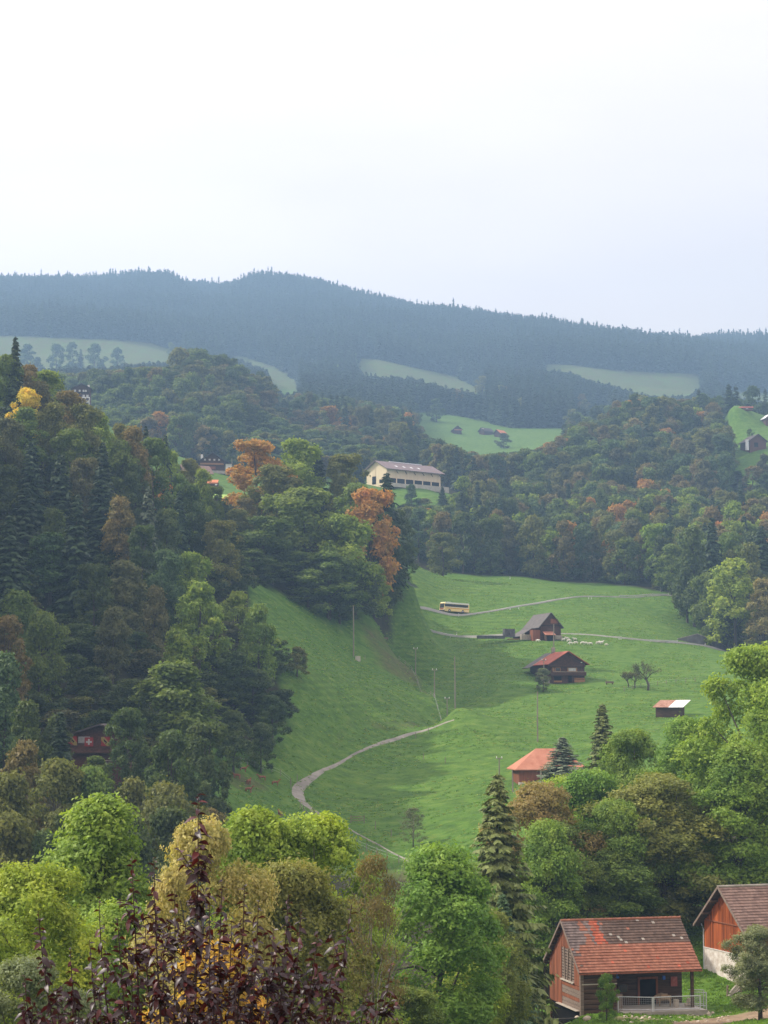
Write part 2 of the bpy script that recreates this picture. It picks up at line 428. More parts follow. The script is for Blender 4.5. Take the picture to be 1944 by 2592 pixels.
# ------------------------------------------------------------------ terrain
# ground heights: (column, row, distance) of ground seen in the photograph, or (column, distance, z) where hidden
_R = [  # col, row, Y
 (1650,2572,157),(1480,2572,156),(1830,2515,171),(1944,2560,154),(1780,2445,180),(1780,2335,196),(1900,2600,140),
 (1040,2190,290),(1330,1978,350),(1500,1950,335),(1300,2050,305),(750,2150,292),(600,2065,300),(555,1952,330),(750,2010,350),(680,1965,352),
 (860,1902,385),(1000,1872,402),(1150,1825,420),(1120,1950,375),(1360,1880,395),(1690,1814,420),(1640,1746,470),(1900,1790,420),
 (1400,1727,500),(1250,1735,488),(1850,1690,520),(1390,1622,570),(1600,1640,562),(1780,1638,600),
 (1150,1557,630),(1300,1536,645),(1460,1514,662),(1690,1512,680),(1060,1550,622),
 (1060,1445,720),(1300,1462,725),(1500,1484,722),(1690,1502,705),(1300,1430,800),(1300,1372,880),
 (750,1712,400),(640,1490,455),(800,1548,480),(960,1598,505),(900,1662,470),(700,1600,430),(730,1800,385),(640,1800,372),(850,1800,400),(980,1780,425),
 (1050,1710,490),(1100,1772,455),(1130,1833,424),(1000,1610,560),(1060,1728,514),(1112,1792,478),(1152,1826,444),(1008,1668,520),(1060,1650,556),(1150,1700,522),(960,1515,600),(1180,1640,560),
 (0,2100,240),(0,1900,290),(0,1650,340),(0,1350,390),(0,1075,428),(0,1035,468),(0,1060,560),(150,1120,458),
 (300,2070,250),(300,1900,300),(300,1660,350),(300,1450,395),(300,1290,440),(300,1238,482),(300,1290,600),
 (500,1985,300),(500,1800,350),(500,1580,405),(500,1430,450),(515,1352,492),(525,1330,600),
 (650,1330,525),(800,1340,530),(950,1400,537),(1030,1492,545),(800,1305,565),(930,1350,585),(800,1320,700),(1000,1400,680),
 (560,1272,660),(540,1244,705),(500,1217,780),(530,1196,830),(700,1230,850),(200,1045,950),(0,1010,950),
 (1000,1238,900),(1100,1252,890),(1020,1290,862),(1100,1285,860),(1600,1385,860),(1300,1310,960),(1600,1310,960),
 (1850,1645,625),(1900,1570,660),(1850,1500,720),(1900,1400,800),(1900,1345,900),
 (250,1150,1000),(480,1165,1000),(700,1165,1000),(480,1030,1100),(486,980,1175),(375,977,1175),(305,988,1175),(258,1006,1170),(586,1003,1178),(644,1022,1180),(691,1052,1178),(730,1105,1165),(480,1020,1300),(300,1035,1290),(640,1060,1300),(200,1045,1150),
 (900,1135,1150),(1000,1190,1050),(900,1092,1350),(770,1085,1380),(200,990,1500),(480,1020,1520),
 (1300,1215,1050),(1550,1240,1000),(1720,1240,1000),(1453,1168,1170),(1558,1132,1180),(1629,1070,1195),(1722,1062,1200),(1793,1100,1190),(1830,1175,1140),(1660,1110,1290),(1500,1185,1260),(1790,1140,1290),
 (1900,1215,1000),(1900,1112,1080),(1944,1078,1150),(1860,1072,1160),(1944,1090,1300),
 (1150,1135,1430),(1300,1138,1430),(1080,1050,1600),(1200,1062,1590),(1400,1092,1530),(1700,1125,1480),(1800,1135,1340),(1600,1090,1400),
 (1000,1005,1780),(1300,1018,1740),(1600,1045,1740),(1944,1065,1700),
 (1000,985,1850),(950,915,2010),(1150,958,2000),(1400,930,2040),(1600,960,2000),(1750,948,2080),(1650,1005,1880),(1944,1010,1950),
 (100,940,1850),(100,858,2060),(300,862,2060),(430,892,2030),(250,965,1740),(700,955,1950),(600,915,2040),(0,1000,1600),
 (0,800,2350),(500,825,2350),(1000,835,2350),(1400,868,2350),(1900,925,2350),
 (0,746,2700),(250,742,2700),(430,738,2700),(500,786,2690),(640,742,2700),(800,760,2700),(1000,806,2700),(1200,832,2700),(1450,872,2700),(1720,918,2700),(1800,898,2700),(1944,892,2700),
 (0,790,3200),(600,800,3200),(1200,890,3200),(1944,950,3200),
 (2500,1345,900),(2500,1120,1150),(2500,1000,2000),(2500,880,2700),(2500,940,3200),
 (-500,1120,600),(-500,1010,950),(-500,1000,1400),(-500,885,2000),(-500,745,2700),(-500,800,3200),
]
_Z = [  # col, Y, z
 (972,5,-4.2),(972,12,-5.6),(972,30,-9.5),(972,60,-14.0),(400,92,-18.5),(1300,92,-18.5),(1944,95,-19),(-500,92,-18),(2500,92,-18),(-500,30,-9),(2500,30,-9),
 (1290,162,-27.0),(1000,130,-23.5),(300,130,-24),(1100,200,-29.5),(700,200,-30),(300,200,-29),(0,200,-27),(1300,250,-26),(1000,250,-28),(600,250,-27),(1500,195,-23),
 (1500,265,-18),(1700,260,-12),(1944,260,-9),(1944,215,-13),(1700,215,-18),
 (-400,130,-23),(-800,130,-20),(-400,250,5),(-400,350,66),(-400,450,90),(-800,250,28),(-800,350,96),(-800,450,118),(-800,600,125),  # unseen hillside left of the frame, raised so it shades the left wood
 (2500,160,-17),(2500,300,2),(2500,450,14),(2500,600,40),
]
_pts = []
for c, r, Y in _R:
    Y = FY(Y)
    p = at(c, r, Y); _pts.append((c, Y, p.z))
_pts += [(c, Y, z) for c, Y, z in _Z]
_A = np.array([((c - 972) / 1000.0, math.log(Y) * 2.3, z / Y) for c, Y, z in _pts])
def _kern(a, b):
    d = np.sqrt(((a[:, None, :] - b[None, :, :]) ** 2).sum(-1) + 1e-4)
    return d ** 1.35 * -1.0
_K = _kern(_A[:, :2], _A[:, :2])
_n = len(_A)
_S = np.zeros((_n + 3, _n + 3))
_S[:_n, :_n] = _K - np.eye(_n) * 0.004
_Pm = np.c_[np.ones(_n), _A[:, :2]]
_S[:_n, _n:] = _Pm; _S[_n:, :_n] = _Pm.T
_W = np.linalg.solve(_S, np.r_[_A[:, 2], np.zeros(3)])
def _hash2(ix, iy):
    v = np.sin(ix * 127.1 + iy * 311.7) * 43758.5453
    return v - np.floor(v)
def vnoise(x, y):
    ix, iy = np.floor(x), np.floor(y)
    fx, fy = x - ix, y - iy
    fx = fx * fx * (3 - 2 * fx); fy = fy * fy * (3 - 2 * fy)
    a, b, c, d = _hash2(ix, iy), _hash2(ix + 1, iy), _hash2(ix, iy + 1), _hash2(ix + 1, iy + 1)
    return (a * (1 - fx) + b * fx) * (1 - fy) + (c * (1 - fx) + d * fx) * fy - 0.5
def _raw(x, y):
    yy = np.maximum(y, 4.0)
    q = np.c_[np.clip(x / yy * 5.0, -2.2, 2.2), np.log(yy) * 2.3]
    out = np.empty(len(q))
    for i in range(0, len(q), 20000):
        s = q[i:i + 20000]
        out[i:i + 20000] = _kern(s, _A[:, :2]) @ _W[:_n] + _W[_n] + s @ _W[_n + 1:]
    z = out * yy
    amp = np.clip((yy - 100) / 300, 0.0, 1.0)
    z = z + amp * (0.9 * vnoise(x / 23, y / 23) + 0.45 * vnoise(x / 9 + 7, y / 9) + 0.22 * vnoise(x / 4.1, y / 4.1 + 3))
    far = np.clip((yy - 1400) / 1400, 0, 1)
    return z + far * 18 * vnoise(x / 120, y / 120)
# grid: rows at growing distance, columns evenly across a fan wide enough for a step to either side
_rows = [4.0]
while _rows[-1] < 4300:
    y = _rows[-1]
    _rows.append(y + max(0.9, min(0.0075 * y + 0.2, 9.0 if y < 1300 else 18.0)))
GY = np.array(_rows)
GU = np.linspace(-0.36, 0.36, 331)
_gy, _gu = np.meshgrid(GY, GU, indexing='ij')
_gx = _gu * (_gy + 45.0)
GZ = _raw(_gx.ravel(), _gy.ravel()).reshape(_gx.shape)
def ground(x, y):
    """height of the ground sheet at x, y"""
    i = int(np.clip(np.searchsorted(GY, y) - 1, 0, len(GY) - 2))
    u = x / (y + 45.0)
    j = (u - GU[0]) / (GU[1] - GU[0])
    j0 = int(np.clip(math.floor(j), 0, len(GU) - 2)); fj = min(max(j - j0, 0), 1)
    fi = min(max((y - GY[i]) / (GY[i + 1] - GY[i]), 0), 1)
    a = GZ[i, j0] * (1 - fj) + GZ[i, j0 + 1] * fj
    b = GZ[i + 1, j0] * (1 - fj) + GZ[i + 1, j0 + 1] * fj
    return float(a * (1 - fi) + b * fi)
def on_ground(px, Y, dz=0.0):
    """the point of the ground under photograph column px at distance Y"""
    x = (px - 972.0) / F * Y
    for _ in range(3):
        z = ground(x, Y)
        x = (px - 972.0) / F * (Y * _FW[1] + z * _FW[2])
    return Vector((x, Y, ground(x, Y) + dz))
def hit(px, py, near=200.0, far=900.0):
    """the first ground point behind the pixel"""
    y = near
    step = 1.0
    while y < far:
        p = at(px, py, y)
        if ground(p.x, y) >= p.z:
            return Vector((p.x, y, ground(p.x, y)))
        y += step
    return None

def inside(poly, x, y):
    """points in polygon (arrays)"""
    x = np.asarray(x, float); y = np.asarray(y, float)
    r = np.zeros(x.shape, bool)
    n = len(poly)
    for i in range(n):
        x1, y1 = poly[i]; x2, y2 = poly[(i + 1) % n]
        if y1 == y2:
            continue
        c = ((y1 > y) != (y2 > y)) & (x < (x2 - x1) * (y - y1) / (y2 - y1) + x1)
        r ^= c
    return r

# far meadows, by where their ground shows
MEADOWS = [
 [(-300,845),(60,852),(150,856),(300,860),(380,868),(440,888),(475,908),(440,935),(380,930),(300,940),(200,948),(100,950),(40,940),(-300,930)],
 [(545,893),(620,903),(700,930),(755,965),(765,1000),(720,1010),(690,990),(676,950),(600,916)],
 [(905,906),(960,911),(1060,933),(1150,952),(1215,984),(1240,1008),(1190,1004),(1110,988),(1050,968),(920,958),(900,930)],
 [(1370,920),(1450,925),(1560,937),(1650,942),(1770,947),(1780,985),(1740,1015),(1640,1013),(1560,988),(1480,968),(1430,948),(1385,947)],
 [(1800,955),(1850,990),(2200,1010),(2200,1035),(1944,1035),(1850,1010)],
 [(1045,1042),(1130,1048),(1200,1060),(1290,1084),(1440,1084),(1450,1100),(1350,1142),(1230,1155),(1150,1136),(1055,1098)],
 [(1450,1030),(1545,1042),(1545,1058),(1460,1048)],
]
def in_far_meadow(c, r):
    m = np.zeros(np.shape(c), bool)
    for p in MEADOWS:
        m |= inside(p, c, r)
    return m

# what covers the ground: forest litter, dry grass, bare earth  (column, distance) outlines
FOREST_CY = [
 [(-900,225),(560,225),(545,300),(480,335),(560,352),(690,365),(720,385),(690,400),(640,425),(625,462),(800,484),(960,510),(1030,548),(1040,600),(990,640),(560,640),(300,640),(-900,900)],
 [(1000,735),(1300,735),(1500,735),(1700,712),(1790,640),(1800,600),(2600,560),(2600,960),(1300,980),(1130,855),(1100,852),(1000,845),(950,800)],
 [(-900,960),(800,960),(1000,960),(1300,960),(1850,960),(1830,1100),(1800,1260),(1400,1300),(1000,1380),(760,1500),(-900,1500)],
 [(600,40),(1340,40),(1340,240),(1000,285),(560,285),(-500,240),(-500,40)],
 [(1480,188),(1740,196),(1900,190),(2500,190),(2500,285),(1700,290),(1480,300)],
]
DRY_CY = [
 [(900,485),(960,507),(1050,516),(1090,475),(1060,480),(990,470)],
 [(900,398),(1000,405),(1110,416),(1110,424),(1000,418),(880,402),(830,385),(835,378)],
 [(640,250),(760,290),(900,292),(1080,288),(1060,270),(800,262)],
 [(560,322),(640,330),(700,345),(690,352),(620,345),(560,340)],
]
EARTH_CY = [
 [(1680,150.5),(1800,155),(1960,158.5),(2100,158),(2100,147),(1920,146),(1880,149),(1830,146.5),(1690,144)],
 [(1740,157),(1770,166),(1800,163),(1790,157)],
 [(1535,152),(1700,152),(1700,154),(1535,154)],
 [(1810,1030),(1840,1055),(1865,1062),(1868,1050),(1838,1025),(1815,1012)],
 [(1290,336),(1345,345),(1360,338),(1310,330)],
]
def make_ground():
    ny, nx = _gx.shape
    V = np.c_[_gx.ravel(), _gy.ravel(), GZ.ravel()]
    a = np.arange(ny * nx).reshape(ny, nx)
    Q = np.c_[a[:-1, :-1].ravel(), a[:-1, 1:].ravel(), a[1:, 1:].ravel(), a[1:, :-1].ravel()]
    me = np_mesh('ground', V, Q, M['ground'], True)
    c, r = project(V[:, 0], V[:, 1], V[:, 2])
    Y = V[:, 1]
    cov = np.zeros((len(V), 4), np.float32); cov[:, 3] = 1
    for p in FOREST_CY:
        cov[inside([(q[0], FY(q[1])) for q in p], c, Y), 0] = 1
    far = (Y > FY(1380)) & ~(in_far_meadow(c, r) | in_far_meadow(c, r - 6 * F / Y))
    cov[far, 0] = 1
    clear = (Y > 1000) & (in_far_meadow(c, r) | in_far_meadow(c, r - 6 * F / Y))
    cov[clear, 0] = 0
    for p in DRY_CY:
        cov[inside(p, c, Y), 1] = 0.6
    cov[(Y > FY(1800)), 1] = 0.55
    for p in EARTH_CY:
        cov[inside(p, c, Y), 2] = 1
    g = cov.reshape(ny, nx, 4)
    for _ in range(5):
        s = g.copy()
        s[1:-1, 1:-1] = (g[1:-1, 1:-1] * 2 + g[:-2, 1:-1] + g[2:, 1:-1] + g[1:-1, :-2] + g[1:-1, 2:]) / 6
        g = s
    at_ = me.color_attributes.new('cover', 'FLOAT_COLOR', 'POINT')
    at_.data.foreach_set('color', g.reshape(-1, 4).ravel().astype(np.float32))
    o = link(bpy.data.objects.new('ground', me))
    o['label'] = 'green hillside meadows and woodland floor of the valley'
    return structure(o)
make_ground()
# ------------------------------------------------------------------ tree prototypes (20 m tall, 12 m wide broadleaf; 25 m tall, 7 m wide spruce)
def _unit(v):
    return v / np.maximum(np.linalg.norm(v, axis=1, keepdims=True), 1e-9)
def leaf_quads(rng, P, Nn, size, aspect=0.55, var=0.35):
    """one small diamond leaf spray per point, its face along Nn"""
    n = len(P)
    t = rng.normal(size=(n, 3)); t = _unit(t - (t * Nn).sum(1, keepdims=True) * Nn)
    b = np.cross(Nn, t)
    s = (size * (1 + var * rng.uniform(-1, 1, n)))[:, None]
    fold = Nn * s * 0.16
    V = np.stack([P - t * s, P - b * s * aspect + fold, P + t * s, P + b * s * aspect + fold], 1).reshape(-1, 3)
    Q = np.arange(4 * n).reshape(n, 4)
    return V, Q
def crown_points(seed, n, blobs, blob_r, shape='round', z0=4.0, z1=20.0, rmax=6.0, sparse=0.0, shell=0.25):
    rng = np.random.default_rng(seed)
    C, Rb = [], []
    for i in range(blobs):
        h = ((i + 0.5) / blobs) ** 0.85
        h = min(max(h + rng.normal() * 0.06, 0.02), 0.98)
        if shape == 'round':
            env = math.sin(math.pi * min(0.16 + 0.80 * h, 0.985)) ** 0.62
        elif shape == 'tall':
            env = (1 - h) ** 0.55 * min(1, 0.6 + 1.4 * h)
        elif shape == 'cone':
            env = (1 - h) ** 0.7
        else:
            env = math.sin(math.pi * (0.30 + 0.66 * h)) ** 0.8
        az = i * 2.39996 + rng.normal() * 0.35
        rf = math.sqrt(rng.uniform(0.22, 1.0))
        br = blob_r * rng.uniform(0.5, 1.35)
        rad = max(rmax * env * (0.66 + 0.56 * rng.uniform()) * rf - br * 0.4, 0)
        zz = z0 + (z1 - z0) * h
        zz = min(zz, z1 - br * 0.72)
        C.append((rad * math.cos(az), rad * math.sin(az), zz)); Rb.append(br)
    C = np.array(C); Rb = np.array(Rb)
    w = Rb ** 2; w /= w.sum()
    k = rng.choice(blobs, n, p=w)
    out = C[k].copy(); out[:, 2] = 0; out = _unit(out + 1e-6)
    d = _unit(rng.normal(size=(n, 3)) + 0.75 * out + np.array((0, 0, 0.5)))
    lump = 1 + 0.34 * np.sin(d[:, 0] * 6 + k) * np.sin(d[:, 1] * 7 + 2 * k) * np.sin(d[:, 2] * 6 + k * 0.7) + 0.12 * np.sin(d[:, 0] * 13 + 3 * k) * np.sin(d[:, 2] * 14 + k)
    r = Rb[k] * lump * (1 - shell * rng.uniform(0, 1, n) ** 2 * 2.0 + 0.10 * rng.normal(size=n))
    P = C[k] + d * r[:, None] * np.array((1, 1, 0.78))
    Nn = _unit(0.75 * d + 0.25 * out + np.array((0, 0, 0.45)) + 0.62 * rng.normal(size=(n, 3)))
    return rng, P, Nn, C, Rb
def make_crown(name, seed, n, size, blobs, blob_r, mat, **k):
    rng, P, Nn, C, Rb = crown_points(seed, n, blobs, blob_r, **k)
    V, Q = leaf_quads(rng, P, Nn, size)
    return np_mesh(name, V, Q, mat), C
def make_trunk(name, seed, C, mat, h=14.0, r=0.32, limbs=7, z0=3.0, sides=7):
    rng = random.Random(seed)
    mb = MB()
    top = Vector((rng.uniform(-.4, .4), rng.uniform(-.4, .4), h))
    mid = Vector((rng.uniform(-.3, .3), rng.uniform(-.3, .3), h * 0.5))
    mb.tube([(0, 0, -2.5), (0, 0, 0), mid, top], [r * 1.5, r * 1.25, r * 0.8, r * 0.15], sides)
    if limbs:
        idx = sorted(range(len(C)), key=lambda i: rng.random())[:limbs]
        for i in idx:
            e = Vector(C[i]); s = mid.lerp(top, rng.uniform(-0.35, 0.7))
            s.z = min(s.z, e.z - 0.5)
            s.x *= s.z / h; s.y *= s.z / h
            m = s.lerp(e, 0.5) + Vector((0, 0, 0.6))
            mb.tube([s, m, e], [r * 0.42, r * 0.28, r * 0.06], 5)
    return mb.mesh(name, mat, True)

def bare_twigs(mb, rng, p, d, length, rad, depth):
    q = p + d * length
    m = p.lerp(q, 0.5) + Vector((rng.uniform(-1, 1), rng.uniform(-1, 1), rng.uniform(-.3, .8))) * length * 0.09
    mb.tube([p, m, q], [rad, rad * 0.8, rad * 0.55], 4 if depth < 2 else 5)
    if depth <= 0:
        return
    for i in range(rng.choice((2, 3, 3))):
        nd = (d + Vector((rng.uniform(-1, 1), rng.uniform(-1, 1), rng.uniform(-0.35, 0.75))) * 0.85).normalized()
        bare_twigs(mb, rng, m.lerp(q, rng.uniform(0.3, 1.0)), nd, length * rng.uniform(0.6, 0.82), rad * 0.55, depth - 1)

def make_spruce(name, seed, whorls, per, twigs, size, mat, H=25.0, Rb=3.6, droop=0.35, ragged=0.25, z0=0.06, hang=0.4):
    rng = np.random.default_rng(seed)
    P, T, Nn = [], [], []
    for w in range(whorls):
        f = z0 + (1 - z0) * (w + rng.uniform(-.3, .3)) / whorls
        f = min(max(f, 0.02), 0.985)
        L0 = Rb * (1 - f) ** 0.82 * (1 + 0.05 * math.sin(w * 1.7)) + 0.15
        for b in range(per):
            a = 2 * math.pi * (b + rng.uniform(-.4, .4)) / per + w * 0.9
            fb = min(max(f + rng.uniform(-0.9, 0.9) * (1 - z0) / whorls, 0.02), 0.99)
            L0 = Rb * (1 - fb) ** 0.82 + 0.15
            Lb = L0 * (1 + ragged * rng.uniform(-1, 0.75))
            dr = droop * (0.6 + 0.8 * (1 - f)) * rng.uniform(0.7, 1.3)
            ca, sa = math.cos(a), math.sin(a)
            s = np.linspace(0.16, 1.0, twigs)
            r = Lb * s
            z = fb * H + Lb * (-dr * s + 0.30 * dr * s ** 3 * 1.3)
            for sgn in (-1, 1):
                px = r * ca; py = r * sa
                # twigs swing out sideways and hang
                tw = np.array((ca * 0.6 - sgn * sa * 0.7, sa * 0.6 + sgn * ca * 0.7, -hang))
                P.append(np.c_[px, py, z]); T.append(np.repeat(tw[None], twigs, 0) + rng.normal(size=(twigs, 3)) * (0.1 + 0.2 * hang))
                Nn.append(np.repeat(np.array((ca * (0.25 + 0.5 * hang), sa * (0.25 + 0.5 * hang), 1.05 - 0.5 * hang))[None], twigs, 0) + rng.normal(size=(twigs, 3)) * (0.12 + 0.25 * hang))
    P = np.concatenate(P); T = _unit(np.concatenate(T)); Nn = np.concatenate(Nn)
    Nn = _unit(Nn - (Nn * T).sum(1, keepdims=True) * T)
    B = np.cross(Nn, T)
    frac = 1 - P[:, 2] / H
    s = (size * (0.55 + 0.75 * np.clip(frac, 0, 1)) * (1 + 0.3 * rng.uniform(-1, 1, len(P))))[:, None]
    V = np.stack([P - T * s * 0.25, P + T * s * 0.35 - B * s * 0.30, P + T * s * 1.15, P + T * s * 0.35 + B * s * 0.30], 1).reshape(-1, 3)
    # leader
    n = len(P)
    lead = np.array([(0.05, 0, H - 0.9), (0, 0.12, H - 0.5), (0, 0, H + 0.25), (0, -0.12, H - 0.5)])
    V = np.r_[V, lead]
    Q = np.arange(4 * (n + 1)).reshape(-1, 4)
    return np_mesh(name, V, Q, mat)
def spruce_trunk(name, H=25.0, r=0.34):
    mb = MB()
    mb.tube([(0, 0, -2.5), (0, 0, 0), (0, 0, H * 0.6), (0, 0, H * 0.985)], [r * 1.35, r * 1.15, r * 0.5, 0.03], 6)
    return mb.mesh(name, M['bark'], True)

PRO = {}          # kind -> list of (crown mesh, trunk mesh)
def _proto(kind, crown, trunk):
    PRO.setdefault(kind, []).append((crown, trunk))
# near trees: dense, small leaf sprays
for i, (sh, nb, br, n, sz) in enumerate((('round', 46, 1.95, 46000, 0.165), ('round', 60, 1.65, 46000, 0.16), ('tall', 54, 1.8, 44000, 0.165), ('oval', 48, 1.85, 44000, 0.17))):
    c, C = make_crown('foliage', 100 + i, n, sz, nb, br, M['leaf'], shape=sh, z0=2.6)
    _proto('near', c, make_trunk('trunk', 200 + i, C, M['bark'], limbs=12))
c, C = make_crown('foliage', 120, 9000, 0.15, 90, 1.2, M['leaf'], shape='oval', z0=2.5, shell=0.4)
_tw = MB(); _rg = random.Random(4)
for a in range(9):
    d = Vector((math.cos(a * 2.4) * 0.55, math.sin(a * 2.4) * 0.55, 1)).normalized()
    bare_twigs(_tw, _rg, Vector((0, 0, 3 + a * 0.9)), d, 5.0, 0.10, 3)
_tw.tube([(0, 0, -2), (0, 0, 8), (0.3, 0.2, 15)], [0.3, 0.2, 0.05], 7)
_proto('sparse', c, _tw.mesh('trunk', M['bark_pale'], True))
# middle distance
for i, (sh, nb, br, n, sz) in enumerate((('round', 44, 1.85, 9500, 0.33), ('round', 56, 1.6, 9500, 0.32), ('tall', 50, 1.7, 9000, 0.33), ('oval', 46, 1.75, 9000, 0.34), ('round', 36, 2.1, 9500, 0.34), ('tall', 42, 1.9, 9000, 0.33))):
    c, C = make_crown('foliage', 300 + i, n, sz, nb, br, M['leaf'], shape=sh, z0=2.2)
    _proto('mid', c, make_trunk('trunk', 400 + i, C, M['bark'], limbs=6, sides=6))
# farther
for i, (sh, nb, br, n, sz) in enumerate((('round', 30, 2.1, 3200, 0.55), ('oval', 34, 1.9, 3200, 0.53), ('tall', 32, 2.0, 3000, 0.55), ('round', 26, 2.3, 3200, 0.56))):
    c, C = make_crown('foliage', 500 + i, n, sz, nb, br, M['leaf'], shape=sh, z0=1.8)
    _proto('far', c, make_trunk('trunk', 600 + i, C, M['bark'], limbs=3, sides=5))
for i, (wh, per, tw, sz, dr, rg) in enumerate(((60, 9, 17, 0.50, 0.30, 0.42), (54, 9, 17, 0.54, 0.40, 0.50))):
    _proto('spruce_near', make_spruce('foliage', 700 + i, wh, per, tw, sz, M['needle'], droop=dr, ragged=rg, hang=1.0), spruce_trunk('trunk'))
for i, (wh, per, tw, sz, dr, rg) in enumerate(((30, 8, 7, 1.05, 0.4, 0.3), (28, 8, 7, 1.1, 0.5, 0.4), (32, 8, 7, 1.05, 0.3, 0.35))):
    _proto('spruce_mid', make_spruce('foliage', 720 + i, wh, per, tw, sz, M['needle'], droop=dr, ragged=rg, hang=0.7), spruce_trunk('trunk'))
for i, (wh, per, tw, sz, dr, rg) in enumerate(((18, 7, 4, 1.7, 0.4, 0.3), (16, 7, 4, 1.8, 0.5, 0.4), (19, 7, 4, 1.6, 0.3, 0.35))):
    _proto('spruce_far', make_spruce('foliage', 740 + i, wh, per, tw, sz, M['needle'], droop=dr, ragged=rg), spruce_trunk('trunk'))

TINT = {
 'dark green': (0.047, 0.071, 0.020), 'green': (0.080, 0.117, 0.024), 'bluish green': (0.052, 0.088, 0.033), 'bright green': (0.108, 0.162, 0.027),
 'olive': (0.098, 0.108, 0.028), 'yellow-green': (0.132, 0.182, 0.026), 'bright yellow': (0.36, 0.31, 0.035), 'yellow': (0.26, 0.19, 0.03),
 'orange': (0.245, 0.140, 0.034), 'brown': (0.079, 0.083, 0.034), 'orange-brown': (0.116, 0.097, 0.034), 'fresh green': (0.085, 0.140, 0.024), 'pale cream-green': (0.20, 0.185, 0.068),
 'grey-green': (0.105, 0.120, 0.062), 'tan': (0.150, 0.128, 0.046), 'spruce': (0.030, 0.052, 0.022), 'grey spruce': (0.085, 0.105, 0.065), 'olive spruce': (0.062, 0.078, 0.024),
}
TINT = {k: tuple(1.48 * q for q in v) for k, v in TINT.items()}
rt = random.Random(11)
N_TREES = {'broadleaf_tree': 0, 'spruce_tree': 0}
def plant(name, proto, base, h, w, tint, idx=None, jit=0.12, lean=0.0):
    """a tree: an Empty at its foot, trunk and crown below it"""
    spr = proto.startswith('spruce')
    H0, W0 = (25.0, 7.2) if spr else (20.0, 12.4)
    lst = PRO[proto]
    crown, trunk = lst[rt.randrange(len(lst)) if idx is None else idx % len(lst)]
    e = empty(name, base, rt.uniform(0, 6.28))
    if lean:
        e.rotation_euler = (rt.uniform(-lean, lean), lean, e.rotation_euler.z)
    e.scale = (w / W0, w / W0, h / H0)
    t = link(bpy.data.objects.new('trunk', trunk), e)
    c = link(bpy.data.objects.new('crown', crown), e)
    j = 1 + rt.uniform(-jit, jit)
    if proto == 'mid':
        j *= 1.22
    if proto == 'far':
        j *= 1.1
    if proto == 'near':
        j *= 1.46
    if proto == 'spruce_near':
        j *= 1.9
    c.color = (tint[0] * j * (1 + rt.uniform(-jit, jit) * 0.6), tint[1] * j, tint[2] * j, 1)
    if name in N_TREES:
        N_TREES[name] += 1
    return e
def tree_px(px, top, w_px, Y, proto, colour, name=None, idx=None, min_h=None, height=None, grow=0.5):
    """plant by the column of its middle, the row of its top, its width in pixels and its distance"""
    if height:
        # on a rising slope: the distance at which a tree of this height reaches that row
        Y = Y * 0.62
        Y1 = Y / 0.62
        while True:
            b = on_ground(px, Y)
            if at(px, top, Y).z - b.z <= height:
                break
            Y += 2.0
            if Y > Y1 * 1.35:
                Y = Y1
                break
    b = on_ground(px, Y)
    z_top = at(px, top, Y).z
    h = max(z_top - b.z, min_h or 3.0)
    spr = proto.startswith('spruce')
    wm = w_px * Y / F
    if not spr and grow:
        wm = max(wm, grow * h)
    e = plant(name or ('spruce_tree' if spr else 'broadleaf_tree'), proto, b, h, wm, TINT[colour], idx)
    return e

_ORD = 'first second third fourth fifth sixth seventh eighth ninth tenth eleventh twelfth thirteenth fourteenth fifteenth sixteenth seventeenth eighteenth nineteenth twentieth'.split()
def ordinal(n):
    if n <= 20:
        return _ORD[n - 1]
    tens = {2: 'twenty', 3: 'thirty', 4: 'forty'}[n // 10]
    return tens + '-' + _ORD[n % 10 - 1] if n % 10 else {30: 'thirtieth', 40: 'fortieth'}[n]
def label_rows(items, where, group, per=9):
    """items: (object, column, row of top, colour, word). Rows from the top, then from left to right"""
    items = sorted(items, key=lambda q: q[2])
    for b in range(0, len(items), per):
        row = sorted(items[b:b + per], key=lambda q: q[1])
        for k, (o, px, top, colour, word) in enumerate(row):
            tag(o, '%s %s, %s from left, %s row down, %s' % (colour, word, ordinal(k + 1), ordinal(b // per + 1), where), 'tree', group)
def wood_of(lst, where, group, proto, spruce, per=9, height=None, grow=0.5, wide=1.0, forms=None):
    items = []
    for q in lst:
        px, top, w, Y, colour = q[:5]
        sp = 'spruce' in colour
        hh = None if height is None else rt.uniform(0.85, 1.15) * height * (1.25 if sp else 1.0)
        if hh and (px > 540 and top > 1550 or px > 470 and top > 1900):
            hh *= 0.62          # lower trees along the pasture edge
        if hh and 80 < px < 400 and 1560 < top < 1910:
            hh *= 0.5           # the chalet with the flags stands before these
        o = tree_px(px, top, w * wide, FY(Y), spruce if sp else proto, colour, height=hh, grow=grow, idx=None if forms is None or sp else rt.choice(forms))
        items.append((o, px, top, 'dark green' if colour == 'spruce' else colour.replace(' spruce', ''), 'spruce' if sp else 'broadleaf'))
    label_rows(items, where, group, per)
